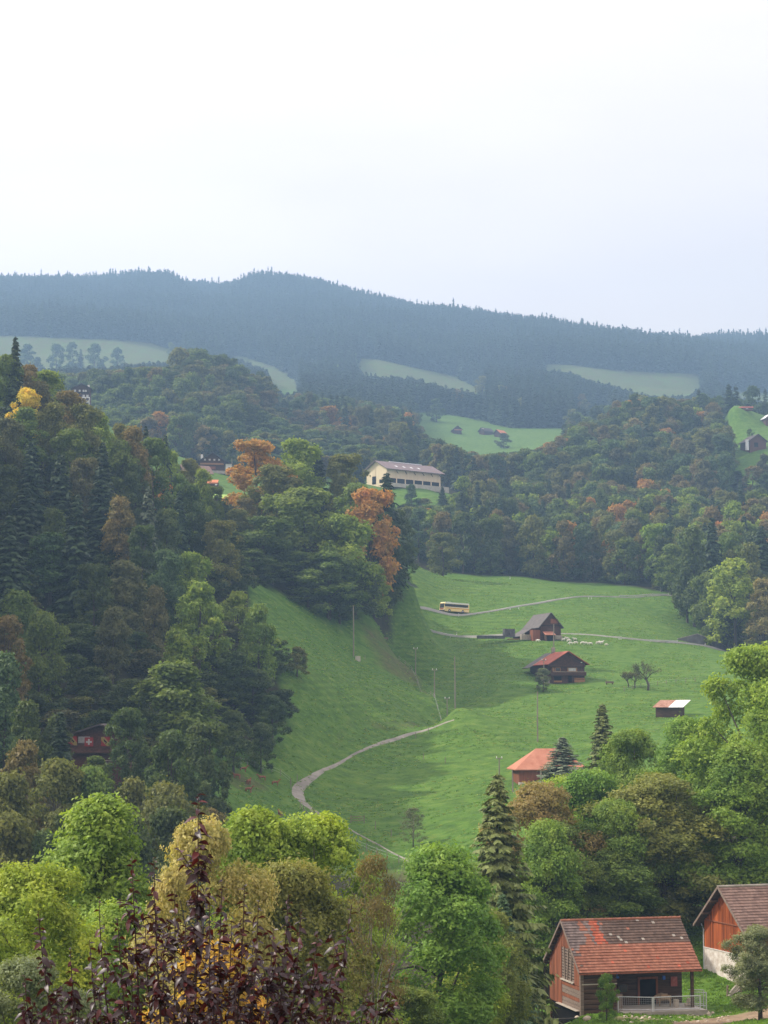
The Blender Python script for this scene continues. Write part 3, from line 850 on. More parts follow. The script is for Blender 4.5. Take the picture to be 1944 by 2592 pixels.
# ------------------------------------------------------------------ the near trees, one by one
_near = [  # column, top row, width, distance, prototype, colour, label, variant
 (70,2190,330,78,'near','yellow-green','large yellow-green tree cut off by the lower left picture edge',1),
 (250,2030,400,98,'near','bright green','tall bright green feathery tree behind the purple-leaved plum, left of it',2),
 (505,2085,200,84,'near','pale cream-green','pale cream-leaved tree right behind the tip of the purple plum',0),
 (635,2060,150,102,'near','yellow-green','narrow yellow-green tree below the brown deer pasture',2),
 (800,2066,185,104,'near','yellow-green','yellow-tinged green tree with a small conifer behind its top',1),
 (735,2190,250,92,'near','olive','grey-green tree with pale bare twigs, below the two yellow-green ones',3),
 (1115,2148,330,122,'near','fresh green','big dense green tree at the bottom centre, left of the tiled barn',3),
 (1230,2310,130,132,'near','olive','olive tree with yellow leaves at the right flank of the big centre tree',0),
 (60,2430,260,62,'near','grey-green','grey-green bush in the bottom left corner',0),
 (525,2385,110,72,'near','yellow','bright yellow bush glowing through the purple plum leaves',1),
 (300,2290,200,88,'near','bright green','green tree under the feathery bright green one',0),
 (680,2420,240,86,'near','olive','shaded olive tree at the bottom, right of the yellow bush',2),
 (880,2330,180,112,'near','dark green','dark green tree between the plum and the big centre tree',3),
 (1385,2085,150,182,'near','bright green','light green tree right of the tall near spruce',2),
 (1375,1985,120,188,'near','tan','yellow-tan tree beside the tip of the tall near spruce',1),
 (1443,1972,110,198,'near','yellow-green','lime-green young tree below the red-roofed shed',0),
 (1500,1955,200,196,'near','fresh green','green tree below the spiky dark conifer on the right slope',3),
 (1680,1962,330,192,'near','olive','wide tree with pale seed tips above the tiled barn roof',1),
 (1925,1640,290,205,'near','yellow-green','giant yellow-green tree at the right picture edge under the lower road',0),
 (1745,1822,200,212,'near','fresh green','green tree just below the half rusty shed',3),
 (1610,1850,200,218,'near','fresh green','fresh green tree between the shed roof and the dark conifer',1),
 (1880,1890,300,190,'near','bright green','leafy bright green tree under the giant one, above the orange-brown barn',2),
 (1790,2100,170,196,'near','dark green','shaded green tree directly behind the roof of the orange-brown barn',0),
 (1340,2190,120,185,'near','bright green','bright green bush left of the tiled barn roof',1),
 (1215,2190,90,172,'near','green','green tree hidden between the big centre tree and the bright bush',3),
 (1560,2150,260,186,'near','green','dense tree right behind the ridge of the tiled barn',2),
 (1200,2440,170,128,'near','yellow-green','yellowing bush at the foot of the big centre tree',1),
 (1020,2500,200,110,'near','green','green bush at the bottom edge below the big centre tree',0),
 (1420,2080,130,186,'near','green','green tree between the lime-green young tree and the seed-tipped one',1),
 (1560,2030,200,188,'near','fresh green','green tree left half hidden by the seed-tipped one',0),
]
for px, top, w, Y, proto, colour, lab, v in _near:
    tag(tree_px(px, top, w * 1.2, Y, proto, colour, idx=v, min_h=5, grow=0.42 if 'cream' in colour else 0.62), lab, 'tree', 'near trees below the viewpoint')
for px, top, w, Y, colour, lab in (
 (945,2165,120,96,'tan','thin tan half-bare tree left of the big centre tree'),
 (1340,2440,56,166,'grey-green','leafless grey shrub tree at the left corner of the tiled barn'),
 (1046,2045,80,303,'grey-green','greyish bare bush alone at the foot of the main meadow')):
    tag(tree_px(px, top, w, Y, 'sparse', colour, name='half_bare_tree', grow=0.34), lab, 'tree')
for px, top, w, Y, colour, lab, v in (
 (1262,1955,290,152,'olive spruce','tall ragged spruce in front of the meadow, left of the red-roofed shed',1),
 (1528,1780,150,262,'olive spruce','dense dark conifer standing right of the red-roofed shed',0),
 (1425,1865,150,306,'grey spruce','grey-green bushy conifer partly hiding the red-roofed shed',0),
 (788,2040,120,122,'grey spruce','small conifer behind the top of the yellow-tinged green tree',0),
 (1275,2260,170,140,'spruce','dark spruce in the shade right of the big centre tree',0),
 (112,1946,150,262,'olive spruce','pale-tipped spruce at the lower left wood edge above the feathery tree',1)):
    tag(tree_px(px, top, w, Y, 'spruce_near', colour, idx=v), lab, 'tree', 'conifers near the viewpoint')

for px, top, w, Y, colour, lab in (
 (322, 1795, 120, 266, 'dark green', 'dark tree covering the right end of the shaded flag chalet'),
 (140, 1812, 100, 266, 'dark green', 'dark tree covering the left end of the shaded flag chalet'),
 (240, 1915, 90, 262, 'green', 'low green bush under the flags of the shaded chalet')):
    tag(tree_px(px, top, w, Y, 'mid', colour, grow=0.3), lab, 'tree', 'trees round the flag chalet')

# solitary trees of the meadow
for px, top, w, Y, proto, colour, lab, v, nm in (
 (752,1638,66,400,'mid','olive','small leaning apple tree alone on the left meadow slope',3,'apple_tree'),
 (1375,1692,46,478,'mid','grey-green','apple tree with a bent trunk in front of the red-roofed chalet',0,'apple_tree'),
 (1121,1350,98,702,'mid','olive','round maple tree alone at the top edge of the meadow above the bus',0,'maple_tree'),
 (1536,2466,62,151,'mid','fresh green','small round-headed tree in front of the tiled barn',0,'young_tree'),
 (1925,2345,190,147,'near','grey-green','leafy apple tree in front of the orange-brown barn',1,'apple_tree'),
 (1275,1097,40,1440,'far','dark green','round bush next to the third far hut',1,'round_bush')):
    tag(tree_px(px, top, w, FY(Y), proto, colour, name=nm, idx=v), lab, 'tree')
def fruit_tree(px, Y, h, spread, seed, lab):
    rg = random.Random(seed)
    b = on_ground(px, Y)
    e = empty('fruit_tree', b)
    mb = MB()
    k = Vector((rg.uniform(-.1, .1) * h, 0, h * 0.36))
    mb.tube([(0, 0, -0.5), (0.02 * h, 0, h * 0.15), k], [h * 0.045, h * 0.036, h * 0.03], 6)
    for a in range(6):
        d = Vector((math.cos(a * 1.2 + seed) * spread, math.sin(a * 1.2 + seed) * spread, 0.75)).normalized()
        bare_twigs(mb, rg, k * (0.8 + 0.04 * a), d, h * 0.26, h * 0.016, 3)
    mb.build('trunk', M['bark'], e, True)
    rng = np.random.default_rng(seed)
    n = 900
    P = np.array([v for v in mb.v])
    P = P[P[:, 2] > h * 0.42]
    P = P[rng.integers(0, len(P), n)] + rng.normal(size=(n, 3)) * 0.18
    V, Q = leaf_quads(rng, P, _unit(rng.normal(size=(n, 3))), 0.13)
    c = link(bpy.data.objects.new('crown', np_mesh('foliage', V, Q, M['leaf'])), e)
    c.color = (*TINT['brown'], 1)
    tag(e, lab, 'tree', 'bare fruit trees on the right meadow')
fruit_tree(1640, 470, 8.0, 0.8, 3, 'largest bare gnarled fruit tree on the right meadow above the tin shed')
fruit_tree(1606, 474, 4.6, 0.9, 5, 'small thin fruit tree between the gnarled one and its slighter neighbour')
fruit_tree(1590, 476, 4.4, 0.6, 8, 'slightest fruit tree, left end of the bare trio on the meadow')

# ------------------------------------------------------------------ the shaded wood on the left spur
_left = [  # column, top row, width, distance, colour
 (35,852,70,440,'spruce'),(15,900,90,432,'green'),(70,925,80,430,'orange-brown'),(118,940,115,424,'yellow-green'),(100,968,80,420,'brown'),(65,985,95,408,'bright yellow'),
 (170,992,120,414,'orange-brown'),(15,1060,90,404,'brown'),(60,1035,140,402,'green'),(135,1022,90,410,'olive'),(205,1024,110,416,'olive'),(250,1048,100,422,'yellow-green'),(175,1088,130,402,'green'),
 (300,1075,90,432,'olive'),(335,1083,80,440,'orange-brown'),(367,1076,50,448,'spruce'),(416,1100,56,460,'spruce'),(385,1112,80,450,'green'),(433,1145,80,455,'yellow-green'),(305,1118,120,424,'green'),
 (478,1163,80,470,'olive'),(510,1190,70,478,'yellow-green'),(545,1232,60,486,'green'),(452,1200,80,452,'green'),(408,1188,50,440,'orange'),(257,1118,90,412,'spruce'),(76,1118,110,392,'spruce'),(150,1150,100,394,'spruce'),
 (20,1180,120,386,'dark green'),(210,1160,100,400,'brown'),(340,1180,100,424,'dark green'),(480,1230,90,456,'dark green'),(372,1228,80,420,'grey spruce'),(255,1180,110,398,'spruce'),(452,1240,70,440,'spruce'),(60,1222,120,380,'spruce'),
 (520,1300,90,446,'dark green'),(556,1318,120,440,'olive'),(300,1260,110,402,'orange-brown'),(190,1250,110,388,'spruce'),(420,1290,90,424,'dark green'),(130,1290,120,380,'dark green'),(20,1300,120,372,'spruce'),(360,1330,100,410,'dark green'),
 (415,1393,95,402,'bluish green'),(482,1400,115,404,'yellow-green'),(505,1478,150,392,'bright green'),(600,1500,125,397,'yellow-green'),(655,1533,95,396,'bright green'),(125,1352,180,384,'bluish green'),(235,1428,115,392,'dark green'),
 (310,1423,150,394,'brown'),(390,1488,115,388,'brown'),(285,1540,115,374,'brown'),(40,1498,150,364,'green'),(100,1550,125,358,'green'),(15,1560,90,350,'orange-brown'),(560,1574,125,386,'brown'),(450,1598,155,370,'bright green'),
 (440,1678,270,352,'green'),(690,1620,105,384,'dark green'),(640,1695,150,373,'dark green'),(688,1760,100,364,'dark green'),(590,1650,130,376,'dark green'),(345,1600,110,366,'dark green'),(200,1580,140,362,'dark green'),
 (10,1658,150,330,'bluish green'),(120,1680,120,336,'dark green'),(230,1690,130,346,'dark green'),(330,1720,120,348,'dark green'),(590,1800,120,354,'dark green'),(520,1830,130,340,'dark green'),(660,1830,90,356,'dark green'),
 (60,1780,130,318,'dark green'),(150,1800,90,326,'spruce'),(345,1800,100,334,'dark green'),(430,1850,130,332,'dark green'),(60,1880,90,300,'orange-brown'),(20,1962,120,276,'olive'),(140,1925,110,288,'olive'),(225,1945,150,284,'green'),
 (330,1975,130,276,'olive'),(410,1985,110,280,'olive'),(505,1930,120,306,'bluish green'),(500,1978,130,290,'dark green'),(528,2048,66,268,'orange-brown'),(20,2060,150,244,'olive'),(110,2110,150,238,'dark green'),(430,2050,110,262,'dark green'),
 (355,1895,90,310,'dark green'),(310,2060,120,250,'dark green'),(200,2060,120,248,'dark green'),
]
wood_of(_left, 'in the left wood', 'trees of the shaded wood on the left', 'mid', 'spruce_mid', height=16)
# the clump on the spur
_clump = [
 (648,1116,175,522,'orange'),(750,1113,140,536,'yellow-green'),(800,1124,90,544,'spruce'),(872,1150,130,536,'olive'),(694,1178,150,512,'olive'),(772,1238,230,494,'green'),(868,1305,170,489,'yellow-green'),(832,1398,200,482,'green'),
 (938,1238,105,514,'orange'),(978,1196,110,532,'spruce'),(1012,1370,100,536,'dark green'),(668,1308,150,484,'green'),(622,1262,60,500,'orange-brown'),(725,1208,140,514,'olive'),(905,1226,140,522,'green'),(960,1300,130,522,'dark green'),
 (950,1515,66,514,'dark green'),(740,1396,150,486,'green'),(900,1430,140,494,'dark green'),(948,1430,100,506,'yellow-green'),(600,1290,90,490,'olive'),(1000,1290,90,542,'dark green'),(585,1345,100,474,'dark green'),
 (690,1430,120,476,'dark green'),(780,1470,130,478,'dark green'),(860,1480,110,484,'dark green'),(640,1395,110,470,'dark green'),
]
wood_of(_clump, 'in the clump left of the bus', 'trees of the clump on the spur', 'mid', 'spruce_mid', 8, grow=0.55, forms=(0, 1, 4))
# right-hand wood edge beside the lower road
_edge = [
 (1862,1418,170,612,'yellow-green'),(1935,1468,120,602,'tan'),(1758,1338,130,645,'dark green'),(1806,1308,85,655,'spruce'),(1740,1430,110,648,'dark green'),(1840,1520,130,618,'dark green'),(1800,1450,100,630,'green'),(1900,1380,120,640,'olive'),(1930,1330,110,660,'spruce'),
 (1700,1380,100,690,'green'),(1850,1350,110,665,'green'),
]
wood_of(_edge, 'in the right edge wood', 'trees at the right wood edge', 'mid', 'spruce_mid', 6)

# ------------------------------------------------------------------ woods that are scattered: position, size and colour
rs = np.random.default_rng(5)
def scatter(poly_cy, step, jitter=0.4):
    """a loose grid of points over a (column, distance) outline"""
    cs = [p[0] for p in poly_cy]; ys = [p[1] for p in poly_cy]
    out = []
    y = min(ys)
    k = 0
    while y < max(ys):
        w = step * F / y
        c = min(cs) + (k % 2) * w * 0.5
        while c < max(cs):
            cc = c + rs.uniform(-jitter, jitter) * w; yy = y + rs.uniform(-jitter, jitter) * step
            if inside(poly_cy, np.array([cc]), np.array([yy]))[0]:
                out.append((cc, yy))
            c += w
        y += step * 0.87; k += 1
    return out
WARM = {'olive', 'yellow-green', 'orange-brown', 'brown', 'orange', 'tan', 'yellow'}
def patchy(weights, x, y):
    """the same palette, warmer or cooler by place"""
    v = float(vnoise(np.array([x / 38.0]), np.array([y / 38.0]))[0])
    return {k: w * (max(0.05, 1 + 3.6 * v) if k in WARM else max(0.05, 1 - 2.4 * v)) for k, w in weights.items()}
def pick(weights):
    ks = list(weights); w = np.array([weights[k] for k in ks], float)
    return ks[rs.choice(len(ks), p=w / w.sum())]
_meadow_wood = [(990,770),(1035,738),(1300,737),(1500,737),(1640,722),(1740,690),(1800,668),(1990,640),(1990,880),(1800,900),(1700,950),(1300,960),(1150,880),(1135,852),(985,838)]
_mw = []
for c, Y in scatter(_meadow_wood, 10.5):
    col = pick({'green': 3, 'dark green': 3.2 if c < 1350 else 2.0, 'olive': 2.6 if c < 1350 else 4.0, 'bluish green': 1.6, 'yellow-green': 0.9 if c < 1350 else 2.4, 'orange-brown': 0.6 if c < 1380 else 3.0, 'brown': 0.7, 'spruce': 1.8, 'orange': 0.1 if c < 1380 else 0.9})
    h = rs.uniform(17, 24) if 'spruce' not in col else rs.uniform(21, 28)
    g = on_ground(c, Y); top = project(g.x, Y, g.z + h)[1]
    if 930 < c < 1165:
        top = max(top, 1278 + rs.uniform(0, 35))
    _mw.append((c, top, (rs.uniform(10, 13.5) if 'spruce' not in col else rs.uniform(6.5, 8.5)) * F / Y, Y, col))
_mw.sort(key=lambda q: q[3])
_room = {False: 272 - N_TREES['broadleaf_tree'], True: 150 - N_TREES['spruce_tree']}
_mw1, _rest = [], []
for q in _mw:
    k = 'spruce' in q[4]
    if _room[k] > 0 and -20 < q[0] < 1965:
        _room[k] -= 1; _mw1.append(q)
    else:
        _rest.append(q)
wood_of(_mw1, 'in the wood behind the meadow', 'trees of the wood behind the meadow', 'far', 'spruce_mid', 12)

_hills = [
 ([(225,1010),(230,985),(480,965),(735,975),(760,1060),(735,1130),(690,1200),(480,1235),(300,1215),(215,1130)], 9.5,
  {'green': 3, 'dark green': 3, 'olive': 3, 'bluish green': 2, 'orange-brown': 1.4, 'brown': 1.0, 'orange': 0.1, 'yellow-green': 0.25}),
 ([(1290,1010),(1450,960),(1850,960),(1838,1090),(1800,1215),(1700,1275),(1580,1260),(1440,1200),(1330,1180)], 9.5,
  {'green': 3, 'dark green': 2.6, 'olive': 2.6, 'bluish green': 2, 'orange-brown': 1.5, 'brown': 1.0, 'orange': 0.2, 'yellow-green': 0.3, 'tan': 0.4, 'spruce': 0.9}),
 ([(745,1180),(900,1140),(1000,1060),(1150,985),(1290,985),(1290,1190),(1200,1400),(1060,1420),(1020,1500),(745,1500)], 11,
  {'green': 2, 'dark green': 2, 'olive': 2.2, 'bluish green': 2, 'orange-brown': 1.8, 'brown': 1.3, 'orange': 0.25, 'spruce': 4.5, 'yellow-green': 0.4}),
 ([(-200,1060),(210,1080),(215,1150),(480,1290),(740,1300),(740,1500),(-200,1500)], 12,
  {'green': 2, 'dark green': 2, 'olive': 2, 'bluish green': 3, 'spruce': 3, 'brown': 0.6}),
 ([(1290,1190),(1440,1210),(1580,1275),(1700,1290),(1810,1230),(1850,1180),(2150,1170),(2150,1420),(1290,1420)], 11,
  {'green': 2, 'dark green': 2, 'bluish green': 2, 'spruce': 6, 'brown': 0.6}),
 ([(600,900),(760,915),(915,930),(1000,960),(1000,1055),(900,1135),(745,1175),(600,960)], 9.5, {'green': 2, 'olive': 2, 'dark green': 2, 'bluish green': 2, 'orange-brown': 1.0, 'spruce': 1.5}),
 ([(-100,860),(150,880),(140,960),(-100,960)], 10, {'green': 2, 'olive': 2, 'dark green': 2, 'orange-brown': 1}),
]
for poly, step, wts in _hills:
    for c, Y in scatter([(q[0], FY(q[1])) for q in poly], step):
        g = on_ground(c, Y)
        col = pick(patchy(wts, g.x, Y))
        cc, rr = project(g.x, Y, g.z)
        if 1020 < c < 1130 and Y < 905:
            continue
        h = rs.uniform(14, 24) if 'spruce' not in col else rs.uniform(19, 28)
        if 600 < c < 1000 and Y < 1180:
            h *= 0.62
        for q in (1.0, 0.75, 0.55, 0.4, 0.0):
            if not in_far_meadow(np.array([cc, cc, cc]), np.array([rr, rr - h * q * 0.45 * F / Y, rr - h * q * 0.88 * F / Y])).any():
                break
        if q == 0.0:
            continue
        h *= q
        _rest.append((c, project(g.x, Y, g.z + h)[1], (rs.uniform(10.5, 15.5) if 'spruce' not in col else rs.uniform(6, 8)) * F / Y, Y, col))
_mass = _rest
# conifers and orange trees round the yellow barn and its field
_barn = [(1180,1208,70,868,'spruce'),(1120,1232,34,856,'spruce'),(905,1160,70,842,'spruce'),(1042,1228,52,846,'bluish green'),(1078,1262,50,848,'olive'),(888,1185,70,850,'green'),(1168,1250,56,850,'dark green'),(962,1268,56,846,'yellow-green')]
wood_of(_barn, 'in the field under the yellow barn', 'trees under the yellow barn', 'far', 'spruce_mid', 8, grow=0.35)
_slope = [(1868,1190,60,985,'spruce'),(1905,1180,60,975,'orange-brown'),(1935,1150,60,975,'brown'),(1940,1200,80,960,'dark green'),(1898,1085,20,1075,'green')]
wood_of(_slope, 'on the green right slope', 'trees on the far right slope', 'far', 'spruce_far', 8)
_leftm = [(68,872,60,1830,'bluish green'),(142,872,46,1830,'bluish green'),(184,866,30,1840,'bluish green'),(204,882,18,1840,'spruce'),(240,870,52,1820,'bluish green'),(298,880,34,1840,'bluish green'),(170,925,60,1720,'bluish green'),(470,880,26,1960,'green'),(432,868,22,1990,'green'),(95,905,40,1780,'dark green'),
 (1222,952,50,1760,'olive'),(1250,985,60,1720,'orange-brown'),(1105,1010,50,1560,'bluish green'),(1430,1020,40,1660,'yellow'),(1500,1040,50,1640,'olive')]
wood_of(_leftm, 'in the far pastures', 'single trees in the far pastures', 'far', 'spruce_far', 8)

# ------------------------------------------------------------------ far woods, too many and too far to pick apart
def wood_mass(name, label, pts, protos, mat_far):
    """pts: (x, y, z, height, width, tint); one object, crowns set out by geometry nodes"""
    n = len(pts)
    A = np.array([p[:5] for p in pts], np.float32)
    me = bpy.data.meshes.new(name)
    me.vertices.add(n); me.vertices.foreach_set('co', A[:, :3].ravel())
    H0, W0 = protos[1], protos[2]
    sc = np.c_[A[:, 4] / W0, A[:, 4] / W0, A[:, 3] / H0].astype(np.float32)
    a = me.attributes.new('size', 'FLOAT_VECTOR', 'POINT'); a.data.foreach_set('vector', sc.ravel())
    a = me.attributes.new('turn', 'FLOAT', 'POINT'); a.data.foreach_set('value', rs.uniform(0, 6.28, n).astype(np.float32))
    a = me.attributes.new('pick', 'INT', 'POINT'); a.data.foreach_set('value', rs.integers(0, len(protos[0]), n).astype(np.int32))
    col = np.ones((n, 4), np.float32); col[:, :3] = np.array([p[5] for p in pts])
    col[:, :3] *= rs.uniform(0.8, 1.2, (n, 1))
    a = me.attributes.new('tint', 'FLOAT_COLOR', 'POINT'); a.data.foreach_set('color', col.ravel())
    o = link(bpy.data.objects.new(name, me))
    g = bpy.data.node_groups.new(name, 'GeometryNodeTree')
    g.interface.new_socket('Geometry', in_out='INPUT', socket_type='NodeSocketGeometry')
    g.interface.new_socket('Geometry', in_out='OUTPUT', socket_type='NodeSocketGeometry')
    gi = g.nodes.new('NodeGroupInput'); go = g.nodes.new('NodeGroupOutput')
    iop = g.nodes.new('GeometryNodeInstanceOnPoints'); iop.inputs['Pick Instance'].default_value = True
    coll = bpy.data.collections.new(name + '_kinds')
    for me_c in protos[0]:
        m2 = me_c.copy(); m2.materials.clear(); m2.materials.append(mat_far)
        coll.objects.link(bpy.data.objects.new('far_tree', m2))
    ci = g.nodes.new('GeometryNodeCollectionInfo'); ci.inputs['Collection'].default_value = coll
    ci.inputs['Separate Children'].default_value = True; ci.inputs['Reset Children'].default_value = True
    def named(nm, typ):
        q = g.nodes.new('GeometryNodeInputNamedAttribute'); q.data_type = typ; q.inputs['Name'].default_value = nm
        return [s for s in q.outputs if s.enabled][0]
    g.links.new(gi.outputs[0], iop.inputs['Points'])
    g.links.new(ci.outputs[0], iop.inputs['Instance'])
    g.links.new(named('pick', 'INT'), iop.inputs['Instance Index'])
    g.links.new(named('size', 'FLOAT_VECTOR'), iop.inputs['Scale'])
    cx = g.nodes.new('ShaderNodeCombineXYZ'); g.links.new(named('turn', 'FLOAT'), cx.inputs[2])
    g.links.new(cx.outputs[0], iop.inputs['Rotation'])
    g.links.new(iop.outputs[0], go.inputs[0])
    md = o.modifiers.new('trees', 'NODES'); md.node_group = g
    return stuff(o, label, 'woodland')
def _mass_pts(lst):
    out = []
    for c, top, w, Y, colr in lst:
        b = on_ground(c, Y)
        out.append((b.x, b.y, b.z, max(at(c, top, Y).z - b.z, 6), w * Y / F, TINT[colr]))
    return out
_far_b = [c for c, t in PRO['far']]; _far_s = [c for c, t in PRO['spruce_far']]
wood_mass('mixed_wood', 'mixed autumn wood covering the hills beyond the meadow', _mass_pts([q for q in _mass if 'spruce' not in q[4]]), (_far_b, 20.0, 12.4), M['leaf_far'])
_ms = _mass_pts([q for q in _mass if 'spruce' in q[4]])
# the conifer forest of the far ridge
y = FY(1440.0)
while y < FY(2960):
    half = 0.235 * y + 40
    xs = np.arange(-half, half, 7.6)
    xs = xs + rs.uniform(-2.9, 2.9, len(xs))
    ys = y + rs.uniform(-2.6, 2.6, len(xs))
    zs = np.array([ground(a, b) for a, b in zip(xs, ys)])
    c, r = project(xs, ys, zs)
    ok = ~in_far_meadow(c, r)
    cap = np.full(len(xs), 99.0)
    for hh in (6.0, 9.0, 13.0, 18.0, 23.0, 28.0):
        cap = np.minimum(cap, np.where(in_far_meadow(c, r - hh * F / ys), hh, 99.0))
    ok &= cap > 8.0
    if y < FY(1500):
        ok &= (c < 1040) | (c > 1440)
    thin = vnoise(xs / 60, ys / 60) + 0.5
    for a, b, zz, q, th, cc, cp in zip(xs, ys, zs, ok, thin, c, cap):
        if not q:
            continue
        h = rs.uniform(18, 30) + (rs.uniform(0, 7) if rs.random() < 0.08 else 0)
        if y > FY(2000):
            h = rs.uniform(21, 37) + (rs.uniform(0, 10) if rs.random() < 0.1 else 0)
        h = min(h, cp * rs.uniform(0.9, 1.2))
        _ms.append((a, b, zz, h, rs.uniform(6.6, 9.8), TINT['spruce'] if th < 0.62 else (0.036, 0.060, 0.030)))
    y += 7.6
wood_mass('conifer_forest', 'dark conifer forest climbing to the far ridge', _ms, (_far_s, 25.0, 7.2), M['needle_far'])
_mb2 = []
for k in range(260):
    a = rs.uniform(-520, 620); b = FY(rs.uniform(1480, 1980))
    zz = ground(a, b); c, r = project(a, b, zz)
    if in_far_meadow(np.array([c, c, c]), np.array([r, r - 8 * F / b, r - 15 * F / b])).any() or abs(c - 972) > 1050:
        continue
    _mb2.append((a, b, zz, rs.uniform(16, 24), rs.uniform(11, 16), TINT[pick({'olive': 2, 'orange-brown': 1.5, 'brown': 2, 'bluish green': 3, 'yellow-green': 0.5})]))
wood_mass('far_broadleaf_wood', 'autumn broadleaf trees mixed into the far conifer slope', _mb2, (_far_b, 20.0, 12.4), M['leaf_far'])

# low bushes and saplings on the woodland floor
_ug = []
for poly, step in ((FOREST_CY[0], 6.5), (FOREST_CY[1], 9.0)):
    for c, Y in scatter(poly, step, 0.5):
        if not -60 < c < 2010 or Y > 760 or (90 < c < 400 and Y < 290) or rs.random() < 0.25:
            continue
        g = on_ground(c, Y)
        _ug.append((g.x, g.y, g.z - 0.4, rs.uniform(3.0, 6.5), rs.uniform(4.0, 7.0), TINT[pick({'dark green': 4, 'green': 2, 'olive': 2, 'brown': 1})]))
wood_mass('undergrowth', 'dark bushes and saplings on the floor of the woods', _ug, (_far_b, 20.0, 12.4), M['leaf_far'])
# ------------------------------------------------------------------ buildings
def az_rot(az):
    return R(90 - az)          # local x along the ridge, which points to azimuth az (degrees right of the view)
def hut_frame(name, px, py, Y, az, snap=False):
    p = at(px, py, Y)
    if snap:
        p.z = ground(p.x, p.y)
    return empty(name, p, az_rot(az))
def gable_wall(parent, x0, x1, W, h, rise, mat, name='wall', depth=2.5):
    mb = MB()
    w = W / 2
    prof = [(-w, -depth), (w, -depth), (w, h), (0, h + rise), (-w, h)]
    a = [(x0, y, z) for y, z in prof]; b = [(x1, y, z) for y, z in prof]
    mb.face(list(reversed(a))); mb.face(b)
    for i in range(5):
        j = (i + 1) % 5
        mb.face([a[i], a[j], b[j], b[i]])
    return mb.build(name, mat, parent)
def roof_slab(parent, x0, x1, y_ridge, z_ridge, y_eave, z_eave, mat, t=0.16, name='roof_slope', skew=0.0):
    """one sloping roof plane from the ridge to the eave"""
    mb = MB()
    d = Vector((0, y_eave - y_ridge, z_eave - z_ridge)); n = Vector((0, -d.z, d.y)).normalized()
    if n.z < 0:
        n = -n
    n = n * t
    c = [Vector((x0 - skew, y_ridge, z_ridge)), Vector((x1 + skew, y_ridge, z_ridge)), Vector((x1, y_eave, z_eave)), Vector((x0, y_eave, z_eave))]
    if y_eave > y_ridge:
        c = [c[1], c[0], c[3], c[2]]
    mb.hexa([*reversed(c), *[q + n for q in reversed(c)]])
    return mb.build(name, mat, parent)
def gable_roof(parent, x0, x1, W, h, rise, oe, og, mats, t=0.16, names=('roof_slope', 'roof_slope')):
    k = rise / (W / 2)
    out = []
    for s, m, nm in ((-1, mats[0], names[0]), (1, mats[1], names[1])):
        out.append(roof_slab(parent, x0 - og, x1 + og, 0, h + rise + 0.03, s * (W / 2 + oe), h - oe * k + 0.03, m, t, nm))
    return out
def part(parent, name, mat, *boxes, rz=0.0):
    mb = MB()
    for c, d in boxes:
        mb.box(c, d, rz=rz)
    return mb.build(name, mat, parent)
def window(parent, c, d, face='x', pane='glass', frame='white_paint'):
    """a frame proud of the wall with its pane"""
    f = part(parent, 'window', M[frame], (c, d))
    if face == 'x':
        g = part(f, 'pane', M[pane], ((c[0] + (-0.03 if c[0] < 0 else 0.03), c[1], c[2]), (d[0], d[1] * 0.74, d[2] * 0.74)))
    else:
        g = part(f, 'pane', M[pane], ((c[0], c[1] + (-0.03 if c[1] < 0 else 0.03), c[2]), (d[0] * 0.74, d[1], d[2] * 0.74)))
    return f

def tiles(parent, name, x0, x1, yr, zr, ye, ze, pick_mat, mats, tw=0.24, courses=18, seed=1, thick=0.035):
    """courses of single tiles, each a little uneven, joined into one covering"""
    rg = random.Random(seed)
    mb = MB()
    s = Vector((0, ye - yr, ze - zr)); Ls = s.length; s.normalize()
    n = Vector((0, -s.z, s.y)); n = n if n.z > 0 else -n
    ch = Ls / courses
    for c in range(courses):
        off = (c % 2) * tw * 0.5
        x = x0 - off
        while x < x1 - 0.01:
            a, b = max(x, x0), min(x + tw * 0.97, x1)
            if b - a > 0.03:
                d0 = ch * c - 0.06; d1 = ch * (c + 1) + rg.uniform(-0.012, 0.012)
                up0 = 0.012; up1 = thick + 0.03 + rg.uniform(-0.006, 0.012)
                base = Vector((0, yr, zr))
                p = lambda xx, dd, uu: Vector((xx, 0, 0)) + base + s * dd + n * uu
                m = pick_mat((a - x0) / (x1 - x0), (c + 0.5) / courses, rg)
                q = [p(a, d1, up1 - thick), p(b, d1, up1 - thick), p(b, d1, up1), p(a, d1, up1), p(b, d0, up0), p(a, d0, up0)]
                k = len(mb.v); mb.v.extend([tuple(z) for z in q])
                for f in ((0, 1, 2, 3), (3, 2, 4, 5), (0, 3, 5), (1, 4, 2)):
                    mb.f.append(tuple(k + i for i in f)); mb.m.append(m)
            x += tw
    o = mb.build(name, mats, parent)
    return stuff(o)

